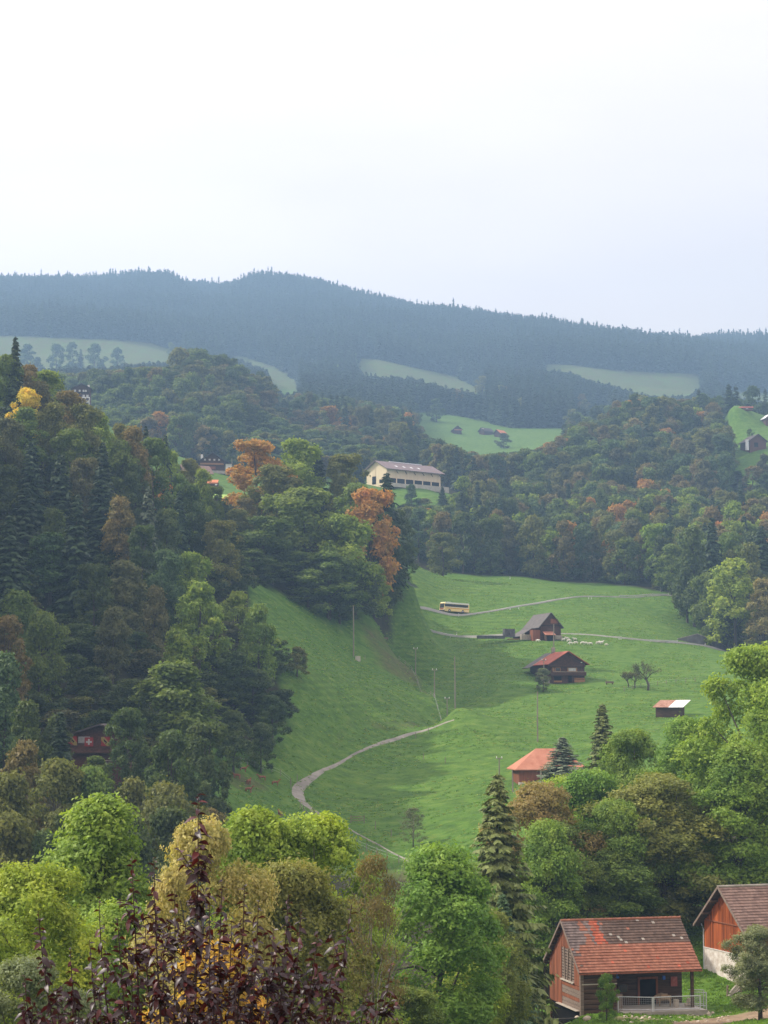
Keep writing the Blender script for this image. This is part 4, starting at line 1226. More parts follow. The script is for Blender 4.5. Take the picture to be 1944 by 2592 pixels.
# ---- the tiled hay barn below the viewpoint
def near_barn():
    az = 76
    Lw, W, h, rise = 9.4, 7.4, 3.4, 3.07
    a = Vector((math.sin(R(az)), math.cos(R(az)), 0)); b = Vector((-a.y, a.x, 0))
    corner = at(1473, 2562, 157)
    c = corner + a * Lw / 2 + b * W / 2
    e = empty('hay_barn', c, az_rot(az))
    x0, x1, w = -Lw / 2, Lw / 2, W / 2
    # body behind the porch and the log crib
    mb = MB()
    prof = [(-1.2, -2.5), (w, -2.5), (w, h), (0, h + rise), (-w + 0.06, h + 0.06), (-1.2, h)]
    A = [(x0 + 0.10, y, z) for y, z in prof]; B = [(x1, y, z) for y, z in prof]
    mb.face(list(reversed(A))); mb.face(B)
    for i in range(6):
        mb.face([A[i], A[(i + 1) % 6], B[(i + 1) % 6], B[i]])
    mb.build('wall', M['dark_wood'], e)
    part(e, 'log_crib_core', M['black'], ((x0 + 1.42, -2.45, 1.25), (2.6, 2.3, 4.2)))
    z = -0.62
    for i in range(9):
        hh = 0.40 + 0.03 * math.sin(i * 2.3)
        o = part(e, 'log', M['dark_wood'], ((x0 + 1.42, -w - 0.02 + 0.03 * math.sin(i * 1.7), z + hh / 2), (2.86, 0.18, hh - 0.05)))
        z += hh
    part(e, 'sill_beam', M['pale_wood'], ((x0 + 1.42, -w - 0.13, 2.12), (2.9, 0.08, 0.09)))
    part(e, 'corner_post', M['grey_wood'], ((x0 - 0.02, -w - 0.02, 1.1), (0.26, 0.26, 5.0)))
    part(e, 'porch_post', M['dark_wood'], ((x1 - 0.12, -w + 0.12, 1.4), (0.22, 0.22, 3.9)))
    part(e, 'eave_beam', M['dark_wood'], ((0.4, -w + 0.05, h - 0.14), (Lw - 0.9, 0.2, 0.26)))
    # left gable: boards, slatted hay opening, planks
    def col(y):                       # roof line above a point of the gable
        return h + rise * (1 - abs(y) / w)
    mb = MB(); y = 0.85
    while y < w - 0.02:
        mb.box((x0 - 0.03, y + 0.11, (col(y + 0.11) - 0.1) / 2), (0.07 + 0.02 * (int(y * 31) % 3), 0.205, col(y + 0.11) - 0.1)); y += 0.225
    stuff(mb.build('gable_boards', M['red_wood'], e))
    mb = MB(); y = -w + 0.12
    while y < -2.2:
        mb.box((x0 - 0.03, y + 0.1, 1.9 + (col(y + 0.1) - 1.95) / 2), (0.07, 0.185, col(y + 0.1) - 1.95)); y += 0.205
    y = -2.1
    while y < 0.8:
        hh = col(y + 0.1) - 4.55
        mb.box((x0 - 0.03, y + 0.1, 4.52 + hh / 2), (0.07, 0.205, hh)); y += 0.225
    stuff(mb.build('gable_boards', M['red_wood'], e))
    part(e, 'hay_opening', M['black'], ((x0 + 0.06, -0.65, 3.3), (0.06, 3.0, 2.5)))
    for i in range(11):
        zz = 2.15 + i * 0.225
        part(e, 'slat', M['grey_wood'], ((x0 - 0.02, -0.65, zz), (0.05, 2.95, 0.15 + 0.03 * math.sin(i * 3.1))))
    for y, lean in ((-1.55, 0.10), (0.10, -0.06), (-0.7, 0.14)):
        mb = MB(); mb.box((x0 - 0.075, y, 3.3), (0.06, 0.17, 2.6), rx=lean); mb.build('brace', M['grey_wood'], e)
    part(e, 'ledge', M['pale_wood'], ((x0 - 0.10, -0.65, 2.0), (0.2, 3.05, 0.11)))
    for i in range(6):
        zz = 0.22 + i * 0.30
        part(e, 'plank', M['red_wood'] if i % 3 == 2 else M['grey_wood'], ((x0 - 0.03, -1.35, zz), (0.06, 4.25, 0.27)))
    part(e, 'base_plank', M['pale_wood'], ((x0 - 0.16, -0.9, 0.02), (0.4, 4.9, 0.06)))
    part(e, 'base_wall', M['black'], ((x0 + 0.12, 0.0, -1.2), (0.12, W - 0.3, 2.3)))
    part(e, 'stilt', M['dark_wood'], ((x0 - 0.02, w - 0.1, -1.0), (0.2, 0.2, 2.2)))
    # porch
    part(e, 'door', M['black'], ((1.75, -1.24, 0.95), (1.35, 0.08, 2.1)))
    part(e, 'door_frame', M['red_wood'], ((0.98, -1.27, 1.0), (0.16, 0.1, 2.2)), ((2.52, -1.27, 1.0), (0.16, 0.1, 2.2)), ((1.75, -1.27, 2.1), (1.7, 0.1, 0.16)))
    window(e, (-0.35, -1.26, 1.35), (0.85, 0.08, 0.75), 'y', 'glass', 'dark_wood')
    part(e, 'poster', M['red_print'], ((4.0, -1.26, 1.75), (0.55, 0.06, 0.75)))
    part(e, 'side_panel', M['grey_wood'], ((-1.62, -w - 0.1, 0.55), (0.5, 0.08, 1.5)))
    part(e, 'hanging_lamp', M['blue'], ((-1.35, -2.6, 2.42), (0.26, 0.18, 0.16)), ((-1.35, -2.6, 2.58), (0.10, 0.08, 0.18)))
    part(e, 'blue_bucket', M['blue'], ((3.05, -1.45, 2.1), (0.2, 0.2, 0.28)))
    # roof
    k = rise / w
    oe, og = 0.62, 0.42
    zr = h + rise + 0.10; ze = h - oe * k + 0.10
    roof_slab(e, x0 - og, x1 + og, 0, zr, -(w + oe), ze, M['dark_wood'], 0.06, 'roof_deck')
    roof_slab(e, x0 - og, x1 + og, 0, zr, (w + oe), ze, M['tile_old'], 0.12, 'back_slope')
    def pm(t, s, rg):
        if s > 0.485 or (t > 0.19 and s > 0.46):
            if t < 0.055 + 0.10 * max(0, 0.62 - s) and s < 0.66 and rg.random() < 0.9:
                return 1
            return 2 if rg.random() < 0.992 else 3
        if 0.115 + 0.05 * s < t < 0.165 + 0.07 * s and not (0.2 < s < 0.27):
            return 2 if rg.random() < 0.85 else 1
        if 0.215 < t < 0.275 + 0.06 * s:
            return 3 if rg.random() < 0.85 else 2
        if t < 0.30:
            return 1
        return 0 if rg.random() < 0.975 else (4 if rg.random() < 0.7 else 2)
    tiles(e, 'roof_tiles', x0 - og, x1 + og, 0, zr + 0.06, -(w + oe), ze + 0.06, pm, [M['tile_old'], M['tile_grey'], M['tile_new'], M['tile_red'], M['stone']], 0.235, 19)
    mb = MB()
    n = 26
    for i in range(n):
        xa = x0 - og + (Lw + 2 * og) * i / n
        mb.tube([(xa, 0, zr + 0.08), (xa + (Lw + 2 * og) / n * 1.04, 0, zr + 0.10)], [0.11, 0.13], 7)
    stuff(mb.build('ridge_tiles', M['tile_new'], e))
    for s in (-1, 1):
        mb = MB()
        p0 = Vector((x0 - og - 0.03, 0, zr - 0.06)); p1 = Vector((x0 - og - 0.03, s * (w + oe), ze - 0.06))
        mb.hexa([p0, p1, p1 + Vector((0.05, 0, 0)), p0 + Vector((0.05, 0, 0)), p0 + Vector((0, 0, .22)), p1 + Vector((0, 0, .22)), p1 + Vector((0.05, 0, .22)), p0 + Vector((0.05, 0, .22))])
        mb.build('verge_board', M['grey_wood'], e)
    for i in range(11):               # rafter tails below the far verge
        mb = MB()
        yy = 0.35 + i * 0.4
        mb.box((x0 - 0.15, yy, h + rise - k * yy - 0.02), (0.5, 0.09, 0.12)); mb.build('rafter', M['dark_wood'], e)
    part(e, 'gutter', M['red_wood'], ((0, -(w + oe) - 0.05, ze - 0.02), (Lw + 2 * og, 0.12, 0.10)))
    tag(e, 'hay barn with a patchy red and brown tiled roof above a fenced concrete yard', 'barn')
    # what stands round it, in the barn's frame
    T = Matrix.Translation(c) @ Matrix.Rotation(az_rot(az), 4, 'Z')
    def loc(x, y, z):
        return T @ Vector((x, y, z))
    y = empty('concrete_yard', loc(1.6, -3.0, 0), az_rot(az))
    part(y, 'slab', M['concrete'], ((0.1, -0.25, -0.30), (6.9, 3.9, 0.66)))
    part(y, 'kerb', M['stone'], ((0.1, -2.25, -0.24), (6.9, 0.16, 0.60)))
    tag(y, 'pale concrete yard slab under the eaves of the tiled barn', 'yard')
    f = empty('steel_railing', loc(1.6, -4.8, 0.02), az_rot(az))
    pts = [(-3.35, 0.95), (-0.9, -0.05), (3.1, -0.05)]
    def panel(p, q, par, zt=1.08):
        mb = MB()
        P0, P1 = Vector((*p, 0)), Vector((*q, 0))
        for zz in (zt, 0.12):
            mb.tube([P0 + Vector((0, 0, zz)), P1 + Vector((0, 0, zz))], 0.035, 6)
        o = mb.build('rail', M['steel'], par)
        mb = MB()
        n = max(4, int((P1 - P0).length / 0.16))
        for i in range(1, n):
            g = P0.lerp(P1, i / n); mb.tube([g + Vector((0, 0, .12)), g + Vector((0, 0, zt))], 0.006, 4, cap=False)
        for i in range(1, 6):
            zz = 0.12 + (zt - 0.12) * i / 6
            mb.tube([P0 + Vector((0, 0, zz)), P1 + Vector((0, 0, zz))], 0.005, 4, cap=False)
        stuff(mb.build('wire_mesh', M['mesh_fence'], par))
    for p, q in zip(pts, pts[1:]):
        panel(p, q, f)
    for p in pts + [(-0.78, -0.05)]:
        mb = MB(); mb.tube([(*p, -0.3), (*p, 1.1)], 0.05, 8); mb.build('post', M['steel'], f)
    tag(f, 'galvanised steel railing along the front of the barn yard', 'railing')
    f = empty('steel_gate', loc(4.9, -4.2, 0.02), az_rot(az))
    panel((-0.15, 0.9), (0.75, 0.35), f, 1.15)
    panel((-0.1, 2.0), (0.95, 1.35), f, 1.2)
    for p in ((0.75, 0.35), (0.95, 1.35), (-0.15, 0.9)):
        mb = MB(); mb.tube([(*p, -0.2), (*p, 1.2)], 0.045, 8); mb.build('post', M['steel'], f)
    tag(f, 'opened steel gate panels at the right end of the barn yard', 'gate')
    mb = MB(); mb.tube([loc(3.35, -3.2, 0.03), loc(3.35, -3.2, 0.62)], [0.24, 0.23], 10)
    tag(mb.build('chopping_log', M['pale_wood']), 'upright pale chopping log on the barn yard', 'log')
    st = empty('stone_pile', loc(4.35, -3.1, 0.03))
    for i, (dx, dy, dz, r) in enumerate(((0, 0, .14, .2), (.34, .05, .13, .2), (.1, .05, .38, .18), (.12, .0, .58, .13))):
        o = link(bpy.data.objects.new('stone', boulder_mesh(30 + i, 1.0)), st); o.location = (dx, dy, dz); o.scale = (r * 1.2, r, r)
    tag(st, 'small heap of pale stones behind the yard railing', 'stones')
    # canopy at the left corner, over a yellow sheet
    q = empty('lean_to', loc(x0 - 1.3, -w - 0.9, -1.0), az_rot(az))
    mb = MB(); mb.box((0.1, 0, 0.72), (2.5, 1.7, 0.07), rx=R(-9)); mb.build('sheet_roof', M['roof_grey'], q)
    mb = MB(); mb.tube([(1.2, -0.4, -1.2), (1.2, -0.4, 0.7)], 0.08, 6); mb.build('post', M['grey_wood'], q)
    mb = MB(); mb.tube([(0.1, -0.5, -0.9), (1.1, -0.5, 0.4)], 0.06, 6); mb.build('brace', M['grey_wood'], q)
    tag(q, 'small lean-to with a flat grey sheet roof at the corner of the tiled barn', 'shelter')
    o = part(None, 'tarp', M['yellow'], ((0, 0, 0), (1.9, 0.8, 1.3)))
    o.location = loc(x0 - 0.7, -w - 0.5, -1.75); o.rotation_euler = (0, 0, az_rot(az))
    tag(o, 'yellow tarp-covered load under the grey lean-to', 'tarp')
    # the pale animal in the shade of the porch
    return T, loc

def boulder_mesh(seed, s=1.0):
    rng = np.random.default_rng(seed)
    bm = bmesh.new()
    bmesh.ops.create_icosphere(bm, subdivisions=2, radius=1.0)
    d = rng.normal(size=(5, 3))
    for v in bm.verts:
        n = np.array(v.co)
        f = 1 + 0.12 * sum(math.sin(float(n @ q) * 2.3 + i) for i, q in enumerate(d)) / 2
        v.co = Vector((n[0] * f, n[1] * f * 0.9, n[2] * f * 0.75)) * s
    me = bpy.data.meshes.new('boulder')
    bm.to_mesh(me); bm.free()
    me.polygons.foreach_set('use_smooth', [True] * len(me.polygons))
    me.materials.append(M['rock'])
    return me
BARN_T, barn_loc = near_barn()

# boulders on the bank before the yard (zoomed positions)
_bm = [boulder_mesh(50 + i) for i in range(4)]
for i, (px, py, wpx, lab) in enumerate((
 (1584,2558,22,'grey boulder left of the pale one, before the barn railing'),(1611,2553,25,'largest pale boulder at the bend of the yard railing'),(1640,2566,19,'rounded white boulder just under the railing corner'),
 (1768,2562,12,'ochre boulder at the right corner of the yard'),(1790,2570,16,'white boulder right of the ochre one on the bank'),(1804,2568,9,'small white stone touching the right-hand white boulder'),
 (1705,2570,8,'small pale stone in the grass under the right railing panel'),(1633,2577,8,'small white stone below the rounded boulder'),(1645,2578,9,'flat pale stone right below the rounded boulder'),(1749,2570,10,'flat pale stone below the right railing post'),
 (1759,2577,7,'little ochre stone low on the bank'),(1600,2575,7,'little white stone low on the bank, left end'),
 (1486,2584,20,'pale boulder under the barn corner, left of the bank'),(1462,2580,16,'pale stone under the grey lean-to'))):
    p = at(px, py, 152.0)
    p = hit(px, py, 138, 175) or p
    p.z = ground(p.x, p.y)
    o = link(bpy.data.objects.new('boulder', _bm[i % 4])); s = wpx * p.y / F / 2
    o.location = p + Vector((0, 0, s * 0.35)); o.scale = (s * 1.05, s, s * 1.05); o.rotation_euler = (0, 0, i * 1.3)
    tag(o, lab, 'boulder', 'boulders before the barn yard')
mb = MB(); rg = random.Random(9)
for i in range(150):
    px, py = rg.uniform(1575, 1850), rg.uniform(2562, 2592)
    p = hit(px, py, 130, 175)
    if p is None: continue
    s = rg.uniform(0.05, 0.13)
    mb.box(p + Vector((0, 0, s * 0.2)), (s * 2, s * 1.5, s), rz=rg.uniform(0, 3), rx=rg.uniform(-.4, .4))
stuff(mb.build('scattered_stones', M['rock']), 'small stones scattered on the bank before the barn yard', 'stones')

# ---- the orange-brown barn at the right edge
def second_barn():
    az = 70
    W, h, rise, Lw = 7.5, 4.8, 3.1, 11.0
    a = Vector((math.sin(R(az)), math.cos(R(az)), 0)); b = Vector((-a.y, a.x, 0))
    c = at(1897, 2497, 172) + a * Lw / 2 + b * W / 2
    e = empty('gabled_barn', c, az_rot(az))
    x0, x1, w = -Lw / 2, Lw / 2, W / 2
    gable_wall(e, x0, x1, W - 0.04, h, rise, M['dark_wood'])
    part(e, 'plinth', M['whitewash'], ((x0 + 1.0, 0, 0.35), (2.2, W + 0.10, 4.3)))
    def col(y):
        return h + rise * (1 - abs(y) / w)
    mb = MB(); y = -w + 0.02
    while y < w - 0.1:
        zt = min(4.9, col(y + 0.1) - 0.05)
        mb.box((x0 - 0.06, y + 0.12, (2.5 + zt) / 2), (0.06 + 0.025 * (int(y * 37) % 3), 0.225, zt - 2.5)); y += 0.24
    stuff(mb.build('lower_boards', M['orange_wood'], e))
    mb = MB(); y = -w + 0.3
    while y < w - 0.4:
        zt = col(y + 0.12) - 0.04
        if zt > 5.05:
            mb.box((x0 - 0.09, y + 0.12, (5.0 + zt) / 2), (0.06 + 0.025 * (int(y * 29) % 3), 0.225, zt - 5.0))
        y += 0.24
    stuff(mb.build('upper_boards', M['orange_wood'], e))
    part(e, 'board_rail', M['red_wood'], ((x0 - 0.13, 0, 4.95), (0.12, W - 0.6, 0.10)))
    part(e, 'plinth_top', M['white'], ((x0 - 0.10, 0, 2.50), (0.12, W + 0.12, 0.06)))
    k = rise / w; oe, og = 0.75, 0.8
    zr, ze = h + rise + 0.1, h - oe * k + 0.1
    for s in (-1, 1):
        roof_slab(e, x0 - og, x1 + 0.3, 0, zr, s * (w + oe), ze, M['dark_wood'], 0.07, 'roof_deck')
    tiles(e, 'roof_tiles', x0 - og, x1 + 0.3, 0, zr + 0.07, -(w + oe), ze + 0.07, lambda t, s, r: 0, [M['tile_brown']], 0.26, 17, 5)
    roof_slab(e, x0 - og, x1 + 0.3, 0, zr + 0.07, (w + oe), ze + 0.07, M['tile_brown'], 0.06, 'back_slope')
    for s in (-1, 1):
        mb = MB(); p0 = Vector((x0 - og - 0.04, 0, zr - 0.05)); p1 = Vector((x0 - og - 0.04, s * (w + oe), ze - 0.05)); u = Vector((.06, 0, 0)); v = Vector((0, 0, .24))
        mb.hexa([p0, p1, p1 + u, p0 + u, p0 + v, p1 + v, p1 + u + v, p0 + u + v]); mb.build('verge_board', M['grey_wood'], e)
    mb = MB(); mb.tube([(x0 - og, 0, zr + 0.14), (x1, 0, zr + 0.14)], 0.12, 7); mb.build('ridge_cap', M['stone'], e)
    for yy in (1.2, 2.6):
        mb = MB(); mb.box((x0 - 0.45, yy, col(yy) - 0.15), (0.9, 0.16, 0.18)); mb.build('purlin', M['dark_wood'], e)
    mb = MB(); mb.tube([(x0 - 0.12, w + 0.5, h - 0.3), (x0 - 0.12, w + 0.12, h - 0.75), (x0 - 0.12, w + 0.12, -1.0)], 0.06, 7); mb.build('downpipe', M['steel'], e)
    # front side with the red door and a low wall
    part(e, 'front_boards', M['red_wood'], ((x0 + 1.5, -w - 0.12, 2.2), (2.4, 0.10, 4.0)))
    part(e, 'door_step', M['concrete'], ((x0 + 1.6, -w - 0.5, -0.35), (3.4, 0.9, 0.75)))
    # the wing with its own ridge towards the valley
    mb = MB(); x = 3.1; hw = 2.6
    for s in (-1, 1):
        p = [Vector((x, 1.0, zr - 0.6)), Vector((x, -w - 2.4, zr - 0.6)), Vector((x + s * (hw + .4), -w - 2.4, zr - 3.2)), Vector((x + s * (hw + .4), 1.0, zr - 3.2))]
        if s > 0: p.reverse()
        mb.hexa([*p, *[q + Vector((0, 0, .16)) for q in p]])
    mb.build('wing_roof', M['tile_brown'], e)
    part(e, 'wing_wall', M['red_wood'], ((x, -w - 0.6, 1.3), (2 * hw - 0.4, 3.0, 6.2)))
    tag(e, 'barn with glowing orange-brown boards over a white rubble plinth', 'barn')
    T = Matrix.Translation(c) @ Matrix.Rotation(az_rot(az), 4, 'Z')
    f = empty('ramp_fence', T @ Vector((x0 - 0.9, -w - 0.5, -0.3)), az_rot(az))
    for i in range(4):
        mb = MB(); mb.tube([(-2.2 + 0.12 * i, -0.9, -0.75 + i * 0.27), (0.75, 0.1, 0.85 + i * 0.30)], 0.085, 6); mb.build('rail', M['pale_wood'], f)
    for xx in (-2.0, -0.7):
        mb = MB(); mb.tube([(xx, -0.75, -1.2), (xx + .1, -0.7, 0.7)], 0.09, 6); mb.build('post', M['grey_wood'], f)
    tag(f, 'sloping pole fence of grey logs against the white plinth', 'fence')
    f = empty('board_fence', T @ Vector((x0 + 5.0, -w - 1.2, -0.4)), az_rot(az))
    for zz in (0.35, 0.9):
        part(f, 'rail', M['pale_wood'], ((0, 0, zz), (4.2, 0.08, 0.22)))
    for xx in (-1.9, 0.1, 1.9):
        part(f, 'post', M['grey_wood'], ((xx, 0.1, 0.3), (0.16, 0.14, 1.9)))
    tag(f, 'pale board fence behind the apple tree at the right picture edge', 'fence')
second_barn()

# ---- red-roofed shed at the meadow foot (hipped)
def hip_shed():
    e = hut_frame('red_roofed_shed', 1372, 1976, 352, 84)
    Lw, W, h, rise = 11.5, 7.4, 2.3, 3.2
    x0, x1, w = -Lw / 2 + 1.0, Lw / 2 + 1.0, W / 2
    part(e, 'wall', M['red_wood'], (((x0 + x1) / 2, 0, 0.4), (Lw, W, 3.8)))
    oe = 0.8
    E = [Vector((x0 - oe, -w - oe, h - .35)), Vector((x1 + oe, -w - oe, h - .35)), Vector((x1 + oe, w + oe, h - .35)), Vector((x0 - oe, w + oe, h - .35))]
    r0, r1 = Vector((x0 + 3.7, 0, h + rise)), Vector((x1 - 3.7, 0, h + rise))
    for nm, f in (('front_slope', [E[0], E[1], r1, r0]), ('right_hip', [E[1], E[2], r1]), ('back_slope', [E[2], E[3], r0, r1]), ('left_hip', [E[3], E[0], r0])):
        mb = MB(); u = Vector((0, 0, .14)); n = len(f)
        mb.face([p + u for p in f]); mb.face(list(reversed(f)))
        for i in range(n):
            mb.face([f[i], f[(i + 1) % n], f[(i + 1) % n] + u, f[i] + u])
        mb.build(nm, M['roof_red2'], e)
    part(e, 'stone_base', M['whitewash'], ((x0 + 1.6, -w - 0.25, -0.9), (3.4, 0.6, 1.5)))
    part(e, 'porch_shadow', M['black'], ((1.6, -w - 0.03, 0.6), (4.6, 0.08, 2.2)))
    part(e, 'post', M['pale_wood'], ((-1.0, -w - 0.55, 0.6), (0.22, 0.22, 3.0)))
    mb = MB(); mb.box((0.4, -w - 0.5, 0.55), (2.4, 0.1, 0.14), ry=R(-14)); mb.build('brace', M['pale_wood'], e)
    part(e, 'door', M['black'], ((x0 + 2.4, -w - 0.6, -0.55), (1.2, 0.1, 0.7)))
    tag(e, 'shed with a salmon-red hipped roof at the foot of the meadow, half behind conifers', 'shed')
M['roof_red2'] = surf('salmon_red_tiles', (0.42, 0.16, 0.10), (0.55, 0.25, 0.165), 0.8, 0.85)
hip_shed()

# ---- half rusty tin shed
def tin_shed():
    e = hut_frame('tin_roofed_shed', 1700, 1812, 420, 118)
    part(e, 'wall', M['dark_wood'], ((-0.4, 0.2, 0.5), (5.2, 3.4, 3.2)))
    for nm, a, b, m in (('rusty_sheet', -3.4, 0.1, 'roof_rust'), ('tin_sheet', 0.13, 3.4, 'roof_tin')):
        o = roof_slab(e, a, b, 2.6, 3.30, -2.4, 1.75, M[m], 0.06, nm)
        o['label'] = 'rust-streaked roof half' if 'rust' in m else 'bright tin roof half'
    tag(e, 'small dark shed with a half rusty, half bright tin roof', 'shed')
tin_shed()

# ---- chalet in the meadow
def chalet():
    az, Lw, W, h, rise = -12, 18.5, 8.9, 4.9, 2.75
    b = Vector((math.sin(R(az)), math.cos(R(az)), 0))
    c = at(1437, 1727, 500) + b * Lw / 2
    e = empty('chalet', c, az_rot(az))
    x0, x1, w = -Lw / 2, Lw / 2, W / 2          # x0: the gable that faces us; +y is left
    gable_wall(e, x0, x1, W, h, rise, M['chalet_wood'])
    k = rise / w; oe, og = 1.0, 1.1
    xm = x0 + 12.5
    for s in (-1, 1):
        roof_slab(e, x0 - og, xm, 0, h + rise + .05, s * (w + oe), h - oe * k + .05, M['roof_red'], 0.18, 'red_roof_slope')
        roof_slab(e, xm + 0.02, x1 + 0.5, 0, h + rise, s * (w + oe + 0.9), h - (oe + .9) * k, M['roof_grey'], 0.18, 'grey_roof_slope')
    mb = MB(); mb.box((xm - 0.1, 2.9, h + rise - 2.9 * k + .3), (0.12, 6.2, 0.1), rx=math.atan(-k)); mb.build('roof_join', M['pale_wood'], e)
    part(e, 'chimney', M['stone'], ((xm - 1.2, 0.3, h + rise + 0.7), (0.9, 0.8, 1.6)))
    part(e, 'gable_band', M['chalet_wood'], ((x0 - 0.25, 0.3, 4.2), (0.5, W + 0.9, 0.55)))
    bl = part(e, 'balcony', M['chalet_wood'], ((x0 - 0.7, 0, 2.15), (0.12, W + 0.5, 0.85)), )
    part(bl, 'balcony_rail', M['pale_wood'], ((x0 - 0.7, -0.35, 2.62), (0.16, W - 0.3, 0.09)))
    part(bl, 'balcony_floor', M['chalet_wood'], ((x0 - 0.35, 0, 1.72), (0.8, W + 0.5, 0.1)))
    for yy, ww, pn in ((2.6, 1.5, 'glass'), (-1.2, 2.6, 'curtain')):
        window(e, (x0 - 0.04, yy, 3.2), (0.1, ww, 1.0), 'x', pn, 'chalet_light')
    part(e, 'shutter', M['chalet_light'], ((x0 - 0.06, 3.75, 3.2), (0.1, 0.5, 0.95)))
    part(e, 'cellar_opening', M['black'], ((x0 - 0.03, 2.6, 0.75), (0.1, 1.9, 1.4)))
    part(e, 'cellar_sill', M['chalet_light'], ((x0 - 0.08, 2.6, 0.2), (0.16, 2.1, 0.45)))
    part(e, 'door', M['black'], ((x0 - 0.03, -0.6, 0.9), (0.1, 0.95, 1.8)))
    part(e, 'wood_stack', M['chalet_light'], ((x0 - 0.3, -3.0, 0.35), (0.5, 2.8, 0.75)))
    part(e, 'wood_stack', M['chalet_light'], ((x0 - 0.3, -3.0, 0.98), (0.5, 2.8, 0.22)))
    part(e, 'side_gallery', M['chalet_wood'], ((x0 + 6.0, w + 0.5, 3.4), (11.5, 0.14, 0.8)))
    part(e, 'stone_footing', M['stone'], ((x0 + 4.0, w + 0.35, 0.3), (7.0, 0.6, 1.9)))
    part(e, 'white_footing', M['white'], ((x1 - 2.5, w + 0.65, 0.5), (3.0, 0.5, 1.8)))
    part(e, 'gable_lamp', M['white_paint'], ((x0 - 0.3, -3.6, 5.0), (0.2, 0.35, 0.2)))
    tag(e, 'dark wooden chalet with a red roof front and balcony in the middle of the meadow', 'chalet')
chalet()

# ---- grey-roofed barn above it
def meadow_barn():
    az, Lw, W, h, rise = -14, 14.5, 6.2, 4.0, 3.6
    b = Vector((math.sin(R(az)), math.cos(R(az)), 0))
    c = at(1394, 1619, 570) + b * Lw / 2
    e = empty('meadow_barn', c, az_rot(az))
    x0, x1, w = -Lw / 2, Lw / 2, W / 2
    gable_wall(e, x0, x1, W, h, rise, M['chalet_wood'])
    k = rise / w; oe, og = 0.7, 0.7
    for s in (-1, 1):
        roof_slab(e, x0 - og, x1 + og, 0, h + rise + .05, s * (w + oe), h - oe * k + .05, M['roof_grey'], 0.18)
    roof_slab(e, x0 + 6.0, x1 + og, w + oe - 0.05, h - oe * k + .08, w + 4.4, h - oe * k - 2.2, M['roof_grey'], 0.16, 'lean_to_roof')
    part(e, 'lean_to_wall', M['dark_wood'], ((x0 + 10.5, w + 2.0, 0.3), (7.5, 3.4, 2.6)))
    part(e, 'upper_boards', M['red_wood'], ((x0 - 0.06, -1.1, 5.3), (0.1, 2.2, 1.3)))
    part(e, 'board_band', M['black'], ((x0 - 0.08, 0, 4.05), (0.12, W, 0.14)))
    part(e, 'plank_door', M['dark_wood'], ((x0 - 0.09, -0.2, 1.6), (0.12, 2.6, 3.2)))
    part(e, 'brick_wing', M['red_wood'], ((x0 + 1.6, w + 1.1, 0.9), (2.8, 2.2, 3.8)))
    part(e, 'hen_house_wall', M['dark_wood'], ((x0 - 1.3, 0.9, 0.3), (2.0, 2.6, 2.4)))
    part(e, 'hen_house_front', M['black'], ((x0 - 2.35, 0.9, 0.2), (0.1, 1.9, 1.5)))
    mb = MB(); mb.box((x0 - 1.4, 0.9, 1.75), (2.7, 3.2, 0.12), ry=R(-22)); mb.build('hen_house_roof', M['roof_red2'], e)
    tag(e, 'steep grey-roofed barn beside the grazing sheep, below the bus', 'barn')
    T = Matrix.Translation(c) @ Matrix.Rotation(az_rot(az), 4, 'Z')
    def pile(name, x, y, z, d, m, lab, seed):
        q = empty(name, T @ Vector((x, y, z)), az_rot(az)); rg = random.Random(seed)
        n = 0
        for zz in range(max(1, int(d[2] / 0.3))):
            for yy in range(max(1, int(d[1] / 0.45))):
                mb = MB(); mb.box((rg.uniform(-.1, .1), (yy + 0.5) * 0.45 - d[1] / 2, 0.15 + zz * 0.3), (d[0] * rg.uniform(.8, 1), 0.4, 0.27), rz=rg.uniform(-.06, .06)); mb.build('log', m, q)
        tag(q, lab, 'wood pile')
    pile('wood_pile', x0 - 0.4, -1.9, 0.0, (1.6, 2.6, 1.2), M['pale_wood'], 'pale firewood pile at the right corner of the grey-roofed barn', 1)
    pile('wood_pile', x0 + 3.2, w + 3.4, 0.0, (1.8, 3.2, 1.5), M['pale_wood'], 'light timber pile at the left side of the grey-roofed barn', 2)
    pile('timber_stack', x0 + 6.0, w + 7.6, 0.8, (2.2, 3.2, 2.4), M['wall_grey'], 'high dark timber stack left of the grey-roofed barn', 3)
    pile('timber_stack', x0 + 5.0, w + 13.4, 0.3, (2.2, 8.2, 1.0), M['wall_grey'], 'long low dark timber stack left of the grey-roofed barn', 4)
    pile('timber_stack', x0 + 3.0, w + 7.4, 0.0, (2.0, 3.4, 0.5), M['chalet_light'], 'low tan board stack before the dark timber stack', 5)
meadow_barn()

